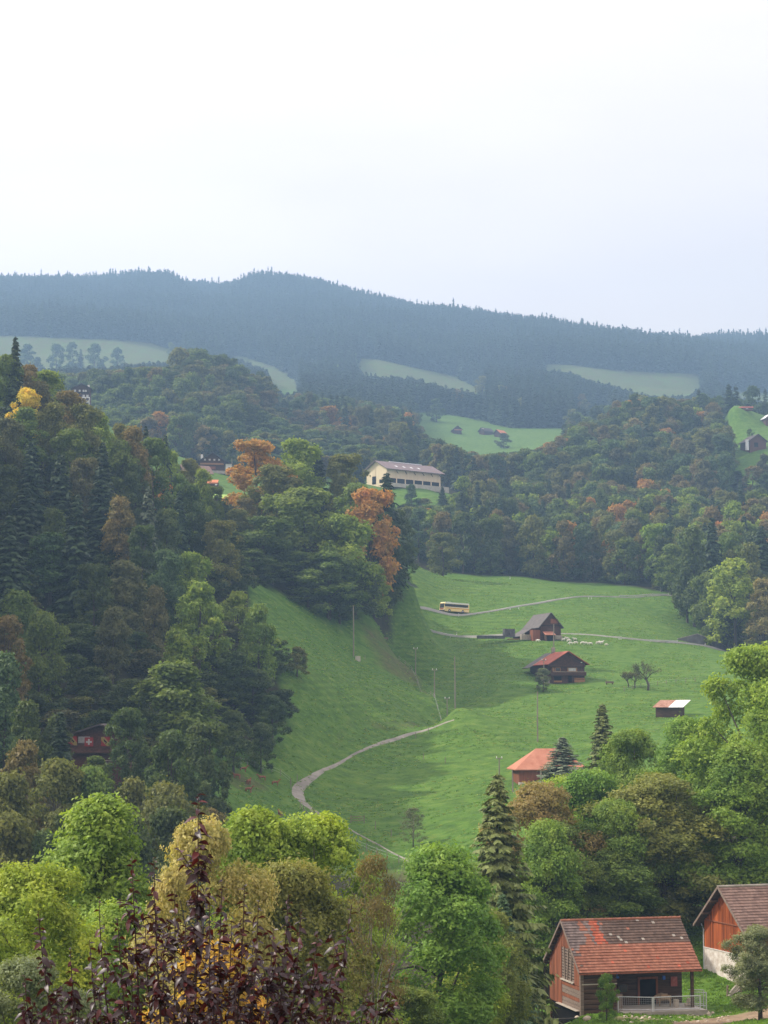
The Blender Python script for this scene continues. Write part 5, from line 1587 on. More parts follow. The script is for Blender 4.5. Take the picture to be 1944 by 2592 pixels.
# ---- long yellow barn
def yellow_barn():
    az = 50
    a = Vector((math.sin(R(az)), math.cos(R(az)), 0)); b = Vector((-a.y, a.x, 0))
    Lw, W, h, rise = 33.0, 14.5, 7.0, 3.6
    c = at(979, 1222, 900) + a * Lw / 2 + b * W / 2
    e = empty('cattle_barn', c, az_rot(az))
    x0, x1, w = -Lw / 2, Lw / 2, W / 2
    gable_wall(e, x0, x1, W, h, rise, M['yellow_wood'])
    k = rise / w
    for s in (-1, 1):
        roof_slab(e, x0 - 1.3, x1 + 1.3, 0, h + rise + .1, s * (w + 1.8), h - 1.8 * k + .1, M['roof_purple'], 0.25)
    part(e, 'ridge_vent', M['roof_tin'], ((1.0, 0, h + rise + 0.45), (20, 0.7, 0.4)))
    for i in range(4):
        mb = MB(); mb.box((-9 + i * 4.6, -5.2, h + rise - 5.2 * k + 0.38), (1.1, 1.7, 0.08), rx=math.atan(k)); mb.build('skylight', M['roof_tin'], e)
    for i in range(6):
        xx = x0 + 3.2 + i * 5.3
        part(e, 'stall_opening', M['black'], ((xx, -w - 0.05, 1.35), (4.5, 0.2, 2.1)))
        mb = MB(); mb.box((xx + 2.6, -w - 0.7, h - 1.6), (0.22, 1.8, 0.22), rx=R(48)); mb.build('eave_brace', M['dark_wood'], e)
    part(e, 'gable_door', M['black'], ((x0 - 0.06, 1.8, 1.9), (0.2, 2.6, 3.6)))
    part(e, 'gable_door', M['black'], ((x0 - 0.06, -3.2, 1.1), (0.2, 2.2, 1.6)))
    part(e, 'gable_board', M['yellow_wood'], ((x0 - 0.1, 1.0, 5.2), (0.1, 0.15, 9.0)))
    part(e, 'retaining_wall', M['concrete'], ((7.5, -w - 3.4, -1.2), (22, 0.5, 2.6)))
    part(e, 'apron', M['concrete'], ((0, -w - 1.8, -1.1), (Lw, 3.2, 1.8)))
    tag(e, 'long pale yellow cattle barn with a purple-brown roof above a bright field', 'barn')
yellow_barn()

# ---- farmhouse, brown barn, orange shed and green-roofed shed behind the left wood
def farm():
    e = hut_frame('farmhouse', 531, 1194, 832, -8)
    Lw, W, h, rise = 13, 13.0, 4.6, 3.2
    e.location += Vector((0, Lw / 2, 0))
    x0, x1, w = -Lw / 2, Lw / 2, W / 2
    gable_wall(e, x0, x1, W - 2.0, h, rise, M['chalet_wood'], depth=4)
    for s in (-1, 1):
        roof_slab(e, x0 - 1.5, x1 + 1, 0, h + rise + .1, s * (w + 0.8), h - 1.2, M['roof_dark'], 0.22)
    part(e, 'chimney', M['white'], ((0, 4.0, h + rise - 0.7), (0.9, 0.9, 2.0)))
    part(e, 'white_annex', M['white'], ((x0 + 1.5, -w - 0.6, 1.2), (4, 2.6, 4.5)))
    part(e, 'annex_roof', M['roof_dark'], ((x0 + 1.5, -w - 0.4, 3.55), (5, 4.2, 0.25)))
    window(e, (x0 - 0.56, -w - 0.7, 1.6), (0.1, 0.9, 1.2), 'x', 'glass', 'white_paint')
    for i in range(4):
        window(e, (x0 - 0.05, 3.0 - i * 2.0, 5.1), (0.1, 0.9, 0.9), 'x', 'curtain', 'chalet_light')
    part(e, 'balcony', M['chalet_light'], ((x0 - 0.6, 0, 3.3), (0.2, 10.0, 0.7)))
    part(e, 'lower_gallery', M['red_wood'], ((x0 - 0.3, 2.0, 1.6), (0.2, 7.0, 1.2)))
    part(e, 'garden_wall', M['stone'], ((x0 - 3.0, -3.0, -0.5), (0.4, 16.0, 1.3)))
    tag(e, 'broad farmhouse with a low dark roof and a white annex behind the left wood', 'farmhouse')
    e = hut_frame('brown_barn', 492, 1214, 785, 62)
    gable_wall(e, -5.5, 5.5, 8.0, 2.6, 3.0, M['dark_wood'], depth=5)
    gable_roof(e, -5.5, 5.5, 8.0, 2.6, 3.0, 1.0, 0.9, (M['tile_brown'], M['tile_brown']), 0.2)
    part(e, 'door', M['black'], ((-1, -4.05, 0.8), (2.6, 0.1, 2.2)))
    tag(e, 'brown-roofed barn half hidden by the left wood, before the farmhouse', 'barn')
    e = hut_frame('orange_roofed_shed', 541, 1236, 708, 92)
    part(e, 'wall', M['dark_wood'], ((0, 0, 0.7), (3.4, 2.6, 2.6)))
    roof_slab(e, -2.3, 1.6, 1.6, 3.2, -1.6, 1.6, M['roof_orange'], 0.1, 'roof_slope')
    part(e, 'window', M['white_paint'], ((1.0, -1.34, 1.2), (0.8, 0.1, 0.5)))
    tag(e, 'tiny shed with a bright orange roof below the farmhouse meadow', 'shed')
    e = hut_frame('green_roofed_shed', 556, 1276, 662, 70)
    part(e, 'wall', M['chalet_wood'], ((0.6, 0.3, 0.3), (5.0, 3.4, 3.2)))
    roof_slab(e, -2.9, 3.6, 2.6, 3.5, -2.4, 1.7, M['green_roof'], 0.12, 'roof_slope')
    tag(e, 'shed with a lime-green sloping roof at the dip behind the left wood', 'shed')
farm()

def hotel():
    e = hut_frame('hillside_house', 203, 1022, 952, -6)
    e.location += Vector((0, 5, 0))
    x0 = -5.0
    gable_wall(e, x0, 5, 8.6, 7.6, 2.2, M['chalet_wood'], depth=6)
    gable_roof(e, x0, 5, 8.6, 7.6, 2.2, 0.8, 1.0, (M['roof_dark'], M['roof_dark']), 0.25)
    part(e, 'chimney', M['white'], ((0, -3.2, 9.2), (0.9, 0.9, 1.8)))
    for y in (3.1, 0.9, -1.0, -2.1):
        window(e, (x0 - 0.04, y, 6.4), (0.1, 0.8, 0.95), 'x', 'curtain', 'white_paint')
    part(e, 'upper_balcony', M['white_paint'], ((x0 - 0.8, 3.1, 4.75), (0.15, 2.8, 0.5)))
    part(e, 'floor_band', M['black'], ((x0 - 0.1, -0.8, 5.4), (0.25, 5.6, 0.35)))
    part(e, 'middle_balcony', M['white_paint'], ((x0 - 0.9, -2.0, 3.0), (0.2, 4.0, 0.45)))
    part(e, 'terrace_front', M['white'], ((x0 - 1.2, -2.0, 0.95), (0.3, 4.2, 0.95)))
    part(e, 'terrace_floor', M['white'], ((x0 - 0.6, -2.0, 0.45), (1.3, 4.2, 0.15)))
    for y in (-0.2, -3.9):
        part(e, 'pillar', M['white'], ((x0 - 1.15, y, 0.6), (0.4, 0.5, 5.0)))
    part(e, 'pillar', M['white'], ((x0 - 1.15, -1.9, 2.0), (0.4, 0.5, 1.6)))
    for y in (-1.1, -2.9):
        window(e, (x0 - 0.06, y, 3.9), (0.1, 1.0, 1.0), 'x', 'curtain', 'white_paint')
    tag(e, 'tall dark wooden house with white balconies and chimney above the left wood', 'house')
hotel()

def flag_house():
    e = hut_frame('flag_chalet', 246, 1928, 276, -4)
    e.location += Vector((0, 4.5, 0))
    x0 = -4.0
    W = 7.9
    gable_wall(e, x0, 4, W, 3.7, 1.3, M['flag_wood'], depth=4)
    gable_roof(e, x0, 4, W, 3.7, 1.3, 0.9, 1.5, (M['roof_dark'], M['roof_dark']), 0.2)
    part(e, 'balcony', M['flag_wood'], ((x0 - 0.9, 0, 1.75), (0.12, W + 0.2, 1.0)))
    part(e, 'balcony_floor', M['dark_wood'], ((x0 - 0.45, 0, 1.2), (0.95, W + 0.2, 0.1)))
    part(e, 'lower_beam', M['pale_wood'], ((x0 - 0.5, -1.6, 0.15), (0.15, 4.0, 0.06)))
    part(e, 'window', M['curtain'], ((x0 - 0.06, 2.2, 3.0), (0.1, 1.6, 0.9)))
    tag(e, 'dark red-brown chalet with hanging flags, deep in the shade of the left wood', 'chalet')
    x = e.location.x; y0 = e.location.y
    def flag(name, px, py, kind, lab):
        p = at(px, py, 275.0)
        f = empty(name, p)
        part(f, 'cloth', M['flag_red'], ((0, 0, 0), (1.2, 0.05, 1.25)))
        if kind == 'cross':
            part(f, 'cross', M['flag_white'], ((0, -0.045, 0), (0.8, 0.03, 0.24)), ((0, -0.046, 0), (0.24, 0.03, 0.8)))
        else:
            mb = MB()
            q = [(-0.61, -0.04, 0.64), (-0.61, -0.04, 0.2), (0.2, -0.04, -0.64), (0.61, -0.04, -0.64), (0.61, -0.04, -0.25), (-0.2, -0.04, 0.64)]
            mb.face(q); mb.face([(a, -0.028, c) for a, b, c in reversed(q)])
            for i in range(6):
                u, v = q[i], q[(i + 1) % 6]
                mb.face([u, (u[0], -0.028, u[2]), (v[0], -0.028, v[2]), v])
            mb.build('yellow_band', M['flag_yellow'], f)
            mb = MB(); mb.box((0.02, -0.055, 0.0), (0.42, 0.02, 0.17), ry=R(45)); mb.box((-0.17, -0.055, 0.2), (0.16, 0.02, 0.14), ry=R(45))
            for a in (-0.06, 0.14):
                mb.box((a - 0.08, -0.055, -a - 0.10), (0.06, 0.02, 0.16), ry=R(45))
            mb.build('emblem', M['black'], f)
        tag(f, lab, 'flag', 'flags on the shaded chalet')
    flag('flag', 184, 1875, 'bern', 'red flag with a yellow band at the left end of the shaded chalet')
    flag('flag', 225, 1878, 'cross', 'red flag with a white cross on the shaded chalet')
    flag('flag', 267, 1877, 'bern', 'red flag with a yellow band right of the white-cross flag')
M['flag_wood'] = surf('red_brown_wood', (0.075, 0.038, 0.028), (0.15, 0.07, 0.05), 1.6, 0.85, (0.3, 2, 4))
flag_house()

def small_hut(name, px, py, Y0, az, Lw, W, h, rise, wall, roofs, lab, extra=None):
    Y = FY(Y0)
    e = hut_frame(name, px, py, Y, az, True)
    e.scale = (Y / Y0,) * 3
    gable_wall(e, -Lw / 2, Lw / 2, W, h, rise, M[wall], depth=4)
    gable_roof(e, -Lw / 2, Lw / 2, W, h, rise, 0.9, 0.9, (M[roofs[0]], M[roofs[1]]), 0.2)
    if extra:
        extra(e)
    return tag(e, lab, 'hut')
small_hut('field_hut', 1155, 1084, 1510, -10, 9, 6.2, 2.6, 2.6, 'chalet_wood', ('roof_dark', 'roof_dark'), 'leftmost far hut with a pale band under its dark gable',
          lambda e: part(e, 'pale_band', M['roof_red2'], ((-4.6, -0.6, 2.1), (0.2, 6.4, 0.8))))
small_hut('field_hut', 1230, 1086, 1512, 50, 9, 6.0, 2.4, 2.4, 'chalet_wood', ('roof_dark', 'roof_dark'), 'middle far hut, dark with a light left roof edge',
          lambda e: part(e, 'pale_edge', M['roof_tin'], ((-5.4, -1.8, 3.7), (0.3, 3.2, 0.2))))
small_hut('field_hut', 1266, 1094, 1500, 40, 8, 5.5, 2.6, 2.4, 'chalet_wood', ('roof_orange', 'roof_dark'), 'right far hut half hidden by a round bush')
small_hut('slope_barn', 1906, 1110, 1050, -14, 12, 9.5, 3.2, 3.4, 'flag_wood', ('roof_dark', 'roof_dark'), 'old dark barn with a silo on the green right slope',
          lambda e: (MB().tube([(-5.2, 5.9, -2), (-5.2, 5.9, 3.6)], 0.95, 12).build('silo', M['roof_tin'], e), part(e, 'door', M['black'], ((-6.05, 1.0, 1.0), (0.1, 2.2, 2.4)))))
small_hut('slope_house', 1946, 1066, 1160, -10, 8, 7.0, 3.0, 2.6, 'flag_wood', ('roof_tin', 'roof_tin'), 'house corner with a pale roof cut off at the right picture edge')
e = hut_frame('long_red_shed', 1886, 1070, 1165, 95, True)
e.scale = (0.8, 0.7, 0.6)
part(e, 'wall', M['flag_wood'], ((0, 0, 0.4), (11, 4, 2.6)))
roof_slab(e, -6.2, 6.2, 0, 3.0, -2.8, 1.8, M['roof_red'], 0.15); roof_slab(e, -6.2, 6.2, 0, 3.0, 2.8, 1.8, M['roof_red'], 0.15)
part(e, 'window', M['curtain'], ((1.5, -2.06, 1.0), (1.8, 0.1, 0.7)))
tag(e, 'long low red shed on the skyline of the green right slope', 'shed')
# ------------------------------------------------------------------ roads, paths, small things
def ribbon(name, pts, width, mat, dz=0.14, label=None, level=False, widths=None):
    """a strip laid on the ground along (x, y) points"""
    P = [Vector((p[0], p[1], 0)) for p in pts]
    Q = []; WD = []
    for i in range(len(P) - 1):
        p0, p1, p2, p3 = P[max(i - 1, 0)], P[i], P[i + 1], P[min(i + 2, len(P) - 1)]
        n = max(2, int((p2 - p1).length / 2.0))
        for k in range(n):
            t = k / n
            WD.append(width if widths is None else widths[i] * (1 - t) + widths[i + 1] * t)
            Q.append(0.5 * ((2 * p1) + (p2 - p0) * t + (2 * p0 - 5 * p1 + 4 * p2 - p3) * t * t + (3 * p1 - p0 - 3 * p2 + p3) * t ** 3))
    Q.append(P[-1]); WD.append(width if widths is None else widths[-1])
    V, Fc = [], []
    m = 5
    for i, q in enumerate(Q):
        t = (Q[min(i + 1, len(Q) - 1)] - Q[max(i - 1, 0)]).normalized()
        s = Vector((t.y, -t.x, 0))
        for j in range(m):
            width = WD[i] * (1 + (0.0 if level else 0.22 * float(vnoise(np.array([q.x / 2.5 + j]), np.array([q.y / 2.5]))[0])))
            p = q + s * width * ((j / (m - 1)) - 0.5)
            if level:      # a road built level into the slope, with a pale edge stone on its valley side
                p = q + s * width * (-0.5, -0.5, 0, 0.5, 0.5)[j]
                V.append((p.x, p.y, ground(q.x, q.y) + dz + (0 if 0 < j < m - 1 else -1.3)))
            else:
                V.append((p.x, p.y, ground(p.x, p.y) + dz + (0 if 0 < j < m - 1 else -0.12)))
    for i in range(len(Q) - 1):
        for j in range(m - 1):
            a = i * m + j
            Fc.append((a, a + m, a + m + 1, a + 1))
    o = link(bpy.data.objects.new(name, np_mesh(name, V, Fc, mat, True)))
    if label:
        o['label'] = label
    return structure(o)
def cy(pairs):
    return [tuple(on_ground(c, Y))[:2] for c, Y in pairs]
ribbon('upper_road', cy([(1010, 617), (1040, 624), (1100, 629), (1180, 634), (1300, 646), (1460, 664), (1600, 676), (1690, 684), (1760, 690)]), 3.6, M['asphalt'], 0.05, 'pale asphalt road that the bus drives on', True)
ribbon('lower_road', cy([(1008, 614), (1050, 612), (1120, 609), (1200, 603), (1290, 594), (1400, 588), (1560, 584), (1660, 588), (1730, 597), (1860, 615), (1960, 622)]), 3.6, M['asphalt'], 0.05, 'lower leg of the hairpin road behind the grey-roofed barn', True)
_path = [(1042, 2186), (960, 2140), (880, 2096), (820, 2068), (780, 2044), (757, 2020), (755, 1998), (775, 1978), (822, 1950), (880, 1922), (940, 1893), (1000, 1872), (1070, 1852), (1150, 1826)]
_wd = [0.3, 0.3, 0.35, 0.8, 1.6, 2.2, 2.2, 1.7, 0.9, 0.6, 0.8, 1.4, 1.9, 0.7]
_pp = [(hit(a, b, 255, 460), w) for (a, b), w in zip(_path, _wd)]
_pp = [q for q in _pp if q[0] is not None]
ribbon('farm_track', [tuple(p)[:2] for p, w in _pp], 2.1, M['track'], 0.10, 'pale gravel track winding up between the two meadow slopes', False, [w for p, w in _pp])

def pole(px, Y, h, arms, lab, r=0.12, z=None):
    b = on_ground(px, Y)
    e = empty('utility_pole', b)
    mb = MB(); mb.tube([(0, 0, -0.6), (0, 0, h * 0.5), (rg.uniform(-.1, .1), 0, h)], [r * 1.1, r, r * 0.75], 8); mb.build('shaft', M['pole'], e)
    if arms:
        mb = MB(); mb.box((0, 0, h - 0.18), (1.15, 0.10, 0.12)); mb.build('crossarm', M['pole'], e)
        for s in (-0.45, 0.45):
            mb = MB(); mb.tube([(s, 0, h - 0.12), (s, 0, h + 0.22)], [0.09, 0.07], 7); mb.build('insulator', M['ceramic'], e)
    tag(e, lab, 'pole', 'wooden utility poles')
    return b + Vector((0, 0, h))
rg = random.Random(21)
_tops = [
 pole(895, 470, 12.0, False, 'tall wooden pole below the tree clump on the left slope', 0.15),
 pole(1052, 488, 6.6, True, 'short pole with white insulators, highest on the spur crest'),
 pole(1100, 455, 6.4, True, 'short pole with white insulators, middle of the spur crest'),
 pole(1132, 424, 7.3, True, 'short pole with white insulators where the track passes the crest'),
 pole(1152, 462, 12.2, False, 'tall thin pole behind the spur crest, right of the short poles', 0.15),
 pole(1361, 396, 10.0, False, 'tall pole on the meadow above the red-roofed shed', 0.14),
 pole(1402, 540, 9.0, False, 'pole in front of the grey-roofed barn gable', 0.14),
 pole(1377, 488, 6.4, True, 'short pole at the left front corner of the chalet'),
 pole(1264, 347, 5.4, True, 'short pole with insulators left of the red-roofed shed'),
 pole(1298, 336, 3.8, False, 'low grey post before the red-roofed shed'),
 pole(587, 826, 8.5, False, 'thin pole right of the farmhouse behind the left wood', 0.16),
]
def wires(a, b, sag):
    mb = MB()
    for s in (-0.45, 0.45):
        u = Vector((s, 0, 0.1))
        mb.tube([(a + u).lerp(b + u, t / 8) - Vector((0, 0, sag * 4 * (t / 8) * (1 - t / 8))) for t in range(9)], 0.012, 4, cap=False)
    return mb
for k, (i, j) in enumerate(((1, 2), (2, 3), (3, 8))):
    mb = MB()
    a, b = _tops[i], _tops[j]
    mb.tube([a.lerp(b, t / 10) - Vector((0, 0, 1.2 * 4 * (t / 10) * (1 - t / 10))) for t in range(11)], 0.014, 4, cap=False)
    tag(mb.build('overhead_wire', M['rubber']), ('thin wire between the two upper poles of the crest', 'thin wire between the two lower poles of the crest', 'thin wire from the crest pole down to the red-roofed shed')[k], 'wire')

def white_post(px, Y, lab, h=1.05):
    b = on_ground(px, Y)
    e = empty('delineator_post', b)
    mb = MB(); mb.hexa([(-.07, -.05, -.3), (.07, -.05, -.3), (.07, .05, -.3), (-.07, .05, -.3), (-.07, -.05, h - .06), (.07, -.05, h), (.07, .05, h), (-.07, .05, h - .06)]); mb.build('post', M['white_paint'], e)
    part(e, 'reflector_band', M['rubber'], ((0, 0, h * 0.72), (0.15, 0.11, 0.16)))
    e.scale = (1.5, 1.5, 1.0)
    tag(e, lab, 'road post', 'white posts along the road')
for px, Y, lab in ((1291, 640, 'left white post of the pair right of the bus'), (1313, 641, 'right white post of the pair right of the bus'), (1490, 660, 'left white post of the twin pair on the upper road'), (1497, 660, 'right white post of the twin pair on the upper road'),
 (1156, 606, 'white post before the bus on the lower road leg'), (1161, 630, 'white post hidden close to the bus wheels'), (1291, 716, 'white post high on the upper meadow'), (1294, 590, 'white post above the grey-roofed barn'), (1567, 580, 'left white post of the pair by the lower road'), (1572, 580, 'right white post of the pair by the lower road'),
 (1692, 682, 'white post at the end of the upper guard rail'), (1785, 604, 'white post before the grey retaining wall')):
    white_post(px, Y, lab)
def guard_rail(pts, lab):
    q = [on_ground(c, Y, 0.65) for c, Y in pts]
    e = empty('guard_rail', on_ground(*pts[0]))
    o = e.location
    mb = MB()
    for u, v in zip(q, q[1:]):
        d = Vector((0, 0, .17)); n = Vector((0, .06, 0))
        u, v = u - o, v - o
        mb.hexa([u - d - n, v - d - n, v - d + n, u - d + n, u + d - n, v + d - n, v + d + n, u + d + n])
    mb.build('beam', M['steel2'], e)
    for p in q:
        part(e, 'post', M['steel2'], (p - o + Vector((0, .1, -.5)), (0.14, 0.12, 1.2)))
    tag(e, lab, 'guard rail')
M['steel2'] = surf('pale_rail', (0.50, 0.50, 0.47), (0.58, 0.58, 0.55), 3.0, 0.6)
guard_rail([(1567, 671), (1610, 675), (1650, 679), (1690, 681)], 'pale guard rail on the upper road near the wood')
guard_rail([(1646, 583), (1680, 587), (1716, 592)], 'pale guard rail on the lower road left of the retaining wall')
guard_rail([(1030, 616), (1080, 609), (1140, 604), (1210, 599), (1280, 591)], 'long pale rail below the bus along the lower road leg')
# retaining wall
e = empty('retaining_wall', on_ground(1766, 606))
o = e.location
W_ = [(1715, 604, 0.2), (1740, 605, 1.6), (1766, 607, 3.0), (1800, 612, 2.6), (1835, 618, 2.0), (1856, 621, 1.2)]
mb = MB(); tp = MB()
for (c0, y0, h0), (c1, y1, h1) in zip(W_, W_[1:]):
    a, b = on_ground(c0, y0) - o, on_ground(c1, y1) - o
    n = Vector((0, 0.5, 0)); u = Vector((0, 0, 1))
    mb.hexa([a - u, b - u, b - u + n, a - u + n, a + u * h0, b + u * h1, b + u * h1 + n, a + u * h0 + n])
    n2 = Vector((0, .1, 0))
    tp.hexa([a + u * (h0 + .004) - n2, b + u * (h1 + .004) - n2, b + u * (h1 + .004) + n + n2, a + u * (h0 + .004) + n + n2, a + u * (h0 + .2) - n2, b + u * (h1 + .2) - n2, b + u * (h1 + .2) + n + n2, a + u * (h0 + .2) + n + n2])
mb.build('wall_face', M['wall_grey'], e); tp.build('coping', M['stone'], e)
tag(e, 'grey retaining wall on the lower road under the right wood', 'wall')

# ---- bus
def bus():
    p = on_ground(1150, 633)
    a, b = on_ground(1100, 629.5), on_ground(1200, 636.5)
    d = (b - a)
    # the front points to the left and a little towards us
    e = empty('bus', p + Vector((0, 0, 0.20)))
    e.rotation_euler = (0, -math.atan2(d.z, d.xy.length) * 1.0, math.atan2(d.y, d.x) + R(8))
    Lb, Wb, Hb = 10.2, 2.5, 3.15
    x0, x1 = -Lb / 2, Lb / 2
    def prof(y0, y1, pts, m, name, par):
        mb = MB(); A = [(x, y0, z) for x, z in pts]; B = [(x, y1, z) for x, z in pts]
        mb.face(A); mb.face(list(reversed(B)))
        for i in range(len(A)):
            j = (i + 1) % len(A); mb.face([A[j], A[i], B[i], B[j]])
        return mb.build(name, M[m], par)
    body = prof(-Wb / 2, Wb / 2, [(x0 + .05, .35), (x1 - .05, .35), (x1, .6), (x1, 2.75), (x1 - .25, Hb), (x0 + .55, Hb), (x0 + .2, 2.8), (x0, 1.3), (x0, .6)], 'bus_yellow', 'body', e)
    prof(-Wb / 2 - .015, Wb / 2 + .015, [(x0 + .30, 2.72), (x1 - .02, 2.72), (x1 - .25, Hb + .02), (x0 + .55, Hb + .02)], 'bus_white', 'roof', e)
    prof(-Wb / 2 - .02, Wb / 2 + .02, [(x0 + .35, 2.62), (x0 + .18, 1.75), (x1 - 1.5, 1.78), (x1 - .45, 1.9), (x1 - .5, 2.62)], 'glass', 'side_window', e)
    part(e, 'side_stripe', M['bus_orange'], ((0.4, 0, 1.32), (Lb - 1.0, Wb + .04, 0.28)))
    part(e, 'white_stripe', M['bus_white'], ((0.4, 0, 1.58), (Lb - 1.2, Wb + .036, 0.14)))
    mb = MB(); mb.hexa([(x0 - .03, -1.1, 1.3), (x0 + .02, -1.1, 1.3), (x0 + .02, 1.1, 1.3), (x0 - .03, 1.1, 1.3), (x0 + .18, -1.1, 2.75), (x0 + .24, -1.1, 2.75), (x0 + .24, 1.1, 2.75), (x0 + .18, 1.1, 2.75)]); mb.build('windscreen', M['glass'], e)
    part(e, 'bumper', M['rubber'], ((x0 + .03, 0, .5), (0.25, Wb + .02, 0.35)))
    part(e, 'front_band', M['flag_red'], ((x0 - .02, 0, 1.05), (0.06, 1.9, 0.3)))
    for y in (-.9, .9):
        part(e, 'headlight', M['white_paint'], ((x0 - .03, y, .82), (0.06, 0.3, 0.2)))
    for x in (x0 + 2.1, x1 - 2.6):
        for y in (-Wb / 2, Wb / 2):
            mb = MB(); mb.tube([(x, y - .06, .48), (x, y + .06, .48)], 0.48, 16); wl = mb.build('wheel', M['rubber'], e)
            mb = MB(); mb.tube([(x, y - .08, .48), (x, y + .08, .48)], 0.24, 12); mb.build('hub', M['hub'], wl)
    part(e, 'roof_hatch', M['bus_white'], ((x0 + 2.6, 0, Hb + .08), (1.2, 1.2, 0.14)))
    part(e, 'side_mirror', M['rubber'], ((x0 + .05, -Wb / 2 - .25, 2.2), (0.1, 0.2, 0.45)))
    tag(e, 'yellow and white coach with dark windows driving on the hairpin road', 'bus')
bus()

# ---- animals: one body each, grown over a small skeleton
def skin_mesh(name, verts, edges, radii, mat, sub=1):
    me = bpy.data.meshes.new(name); me.from_pydata(verts, edges, []); me.update()
    o = bpy.data.objects.new(name, me); COL.objects.link(o)
    md = o.modifiers.new('skin', 'SKIN'); md.use_smooth_shade = True
    for i, r in enumerate(radii):
        me.skin_vertices[0].data[i].radius = (r, r) if not isinstance(r, tuple) else r
    me.skin_vertices[0].data[0].use_root = True
    s = o.modifiers.new('sub', 'SUBSURF'); s.levels = sub; s.render_levels = sub
    dg = bpy.context.evaluated_depsgraph_get()
    out = bpy.data.meshes.new_from_object(o.evaluated_get(dg))
    out.materials.clear(); out.materials.append(mat)
    bpy.data.objects.remove(o)
    return out
def quadruped(name, L_, Hh, girth, neck, head, mat, graze=False):
    """L_: trunk length, Hh: height of the back; x forward"""
    leg = 0.10 * Hh
    zb = Hh - girth
    hx = L_ * 0.5
    nk = (hx + neck * (0.75 if graze else 0.55), 0, Hh - girth * .6 - neck * 0.55 if graze else Hh + neck * 0.55)
    hd = (nk[0] + head * (0.55 if graze else 0.9), 0, nk[2] - head * (0.75 if graze else 0.35))
    V = [(0, 0, zb), (hx * .8, 0, zb + .02 * Hh), (-hx * .85, 0, zb + .03 * Hh), (hx * 1.02, 0, zb + girth * .5), nk, hd, (hd[0] + head * .25, 0, hd[2] - head * .2)]
    E = [(0, 1), (0, 2), (1, 3), (3, 4), (4, 5), (5, 6)]
    Rr = [girth, girth * .95, girth * .9, girth * .6, girth * .42, girth * .42, girth * .26]
    for sy in (-1, 1):
        k = len(V)
        V += [(hx * .72, sy * girth * .55, zb - girth * .55), (hx * .70, sy * girth * .6, zb * .45), (hx * .74, sy * girth * .6, 0.02)]
        E += [(1, k), (k, k + 1), (k + 1, k + 2)]; Rr += [leg * 1.3, leg * .75, leg * .6]
        k = len(V)
        V += [(-hx * .72, sy * girth * .55, zb - girth * .45), (-hx * .98, sy * girth * .6, zb * .5), (-hx * .86, sy * girth * .6, 0.02)]
        E += [(2, k), (k, k + 1), (k + 1, k + 2)]; Rr += [leg * 1.6, leg * .75, leg * .6]
    k = len(V); V += [(-hx * 1.08, 0, zb + girth * .3), (-hx * 1.15, 0, zb - girth * .5)]; E += [(2, k), (k, k + 1)]; Rr += [girth * .2, girth * .12]
    for sy in (-1, 1):
        k = len(V); V += [(hd[0] - head * .25, sy * head * .38, hd[2] + head * .25)]; E += [(4 if False else 5, k)]; Rr += [head * .10]
    return skin_mesh(name, V, E, Rr, mat)
_sheep = [quadruped('sheep', 0.95, 0.80, 0.27, 0.28, 0.24, M['wool'], True), quadruped('sheep', 0.95, 0.80, 0.27, 0.26, 0.24, M['wool'], False)]
_sp = [(390, 660, 'white sheep left of the hen house, apart from the flock', 0), (800, 638, 'sheep standing by the firewood pile', 1), (870, 625, 'upper of the two sheep right of the firewood pile', 1), (890, 658, 'lower of the two sheep right of the firewood pile', 0), (992, 632, 'sheep with raised head, highest right of the barn', 1),
 (925, 704, 'leftmost sheep of the long grazing row', 0), (1010, 698, 'second sheep of the long grazing row', 0), (1110, 698, 'third sheep of the long grazing row', 0), (1170, 700, 'fourth sheep of the long grazing row', 0), (1243, 703, 'fifth sheep of the long grazing row', 0), (1355, 694, 'sixth sheep of the long grazing row', 1), (1385, 690, 'seventh sheep of the long grazing row', 0), (1418, 688, 'eighth sheep of the long grazing row', 1), (1495, 716, 'small sheep at the right end, apart from the row', 0)]
for i, (zx, zy, lab, k) in enumerate(_sp):
    px, py = 1300 + zx / 6.38, 1520 + zy / 6.38
    p = hit(px, py + 3, 505, 600) or on_ground(px, 565)
    o = link(bpy.data.objects.new('sheep', _sheep[k])); o.location = p; o.rotation_euler = (0, 0, rg.choice((0.2, 3.0, -0.3, 2.8, 0.6)))
    s = 1.05 if i < 13 else 0.8
    o.scale = (s, s, s)
    tag(o, lab, 'sheep', 'white sheep grazing by the grey-roofed barn')
_deer = quadruped('deer', 1.25, 1.05, 0.24, 0.5, 0.26, M['brown_coat'], False)
for i, (zx, zy, lab) in enumerate(((240, 240, 'uppermost brown deer of the left pasture, near the wood'), (190, 285, 'brown deer nearest the left wood'), (285, 335, 'brown deer in the middle of the left pasture'), (285, 395, 'lower brown deer in the middle of the left pasture'), (395, 300, 'brown deer on the bare strip of the pasture'), (500, 345, 'brown deer nearest the track bend'), (540, 595, 'brown deer above the yellow-green tree tops'))):
    px, py = 540 + zx / 3.19, 1880 + zy / 3.19
    p = hit(px, py + 4, 240, 380) or on_ground(px, 320)
    o = link(bpy.data.objects.new('deer', _deer)); o.location = p; o.rotation_euler = (0, 0, (0.3, 2.9, 1.2, -0.4, 3.3, 0.1, 2.0)[i]); o.scale = (0.9, 0.9, 0.9)
    tag(o, lab, 'deer', 'brown deer in the left pasture')
o = link(bpy.data.objects.new('pony', quadruped('pony', 1.15, 1.15, 0.33, 0.42, 0.30, M['tan_coat'], True)))
o.location = barn_loc(2.6, -2.6, 0.03); o.scale = (.88, .88, .88); o.rotation_euler = (0, 0, az_rot(76) + R(160))
tag(o, 'shaggy tan pony in the shade of the barn yard', 'pony')

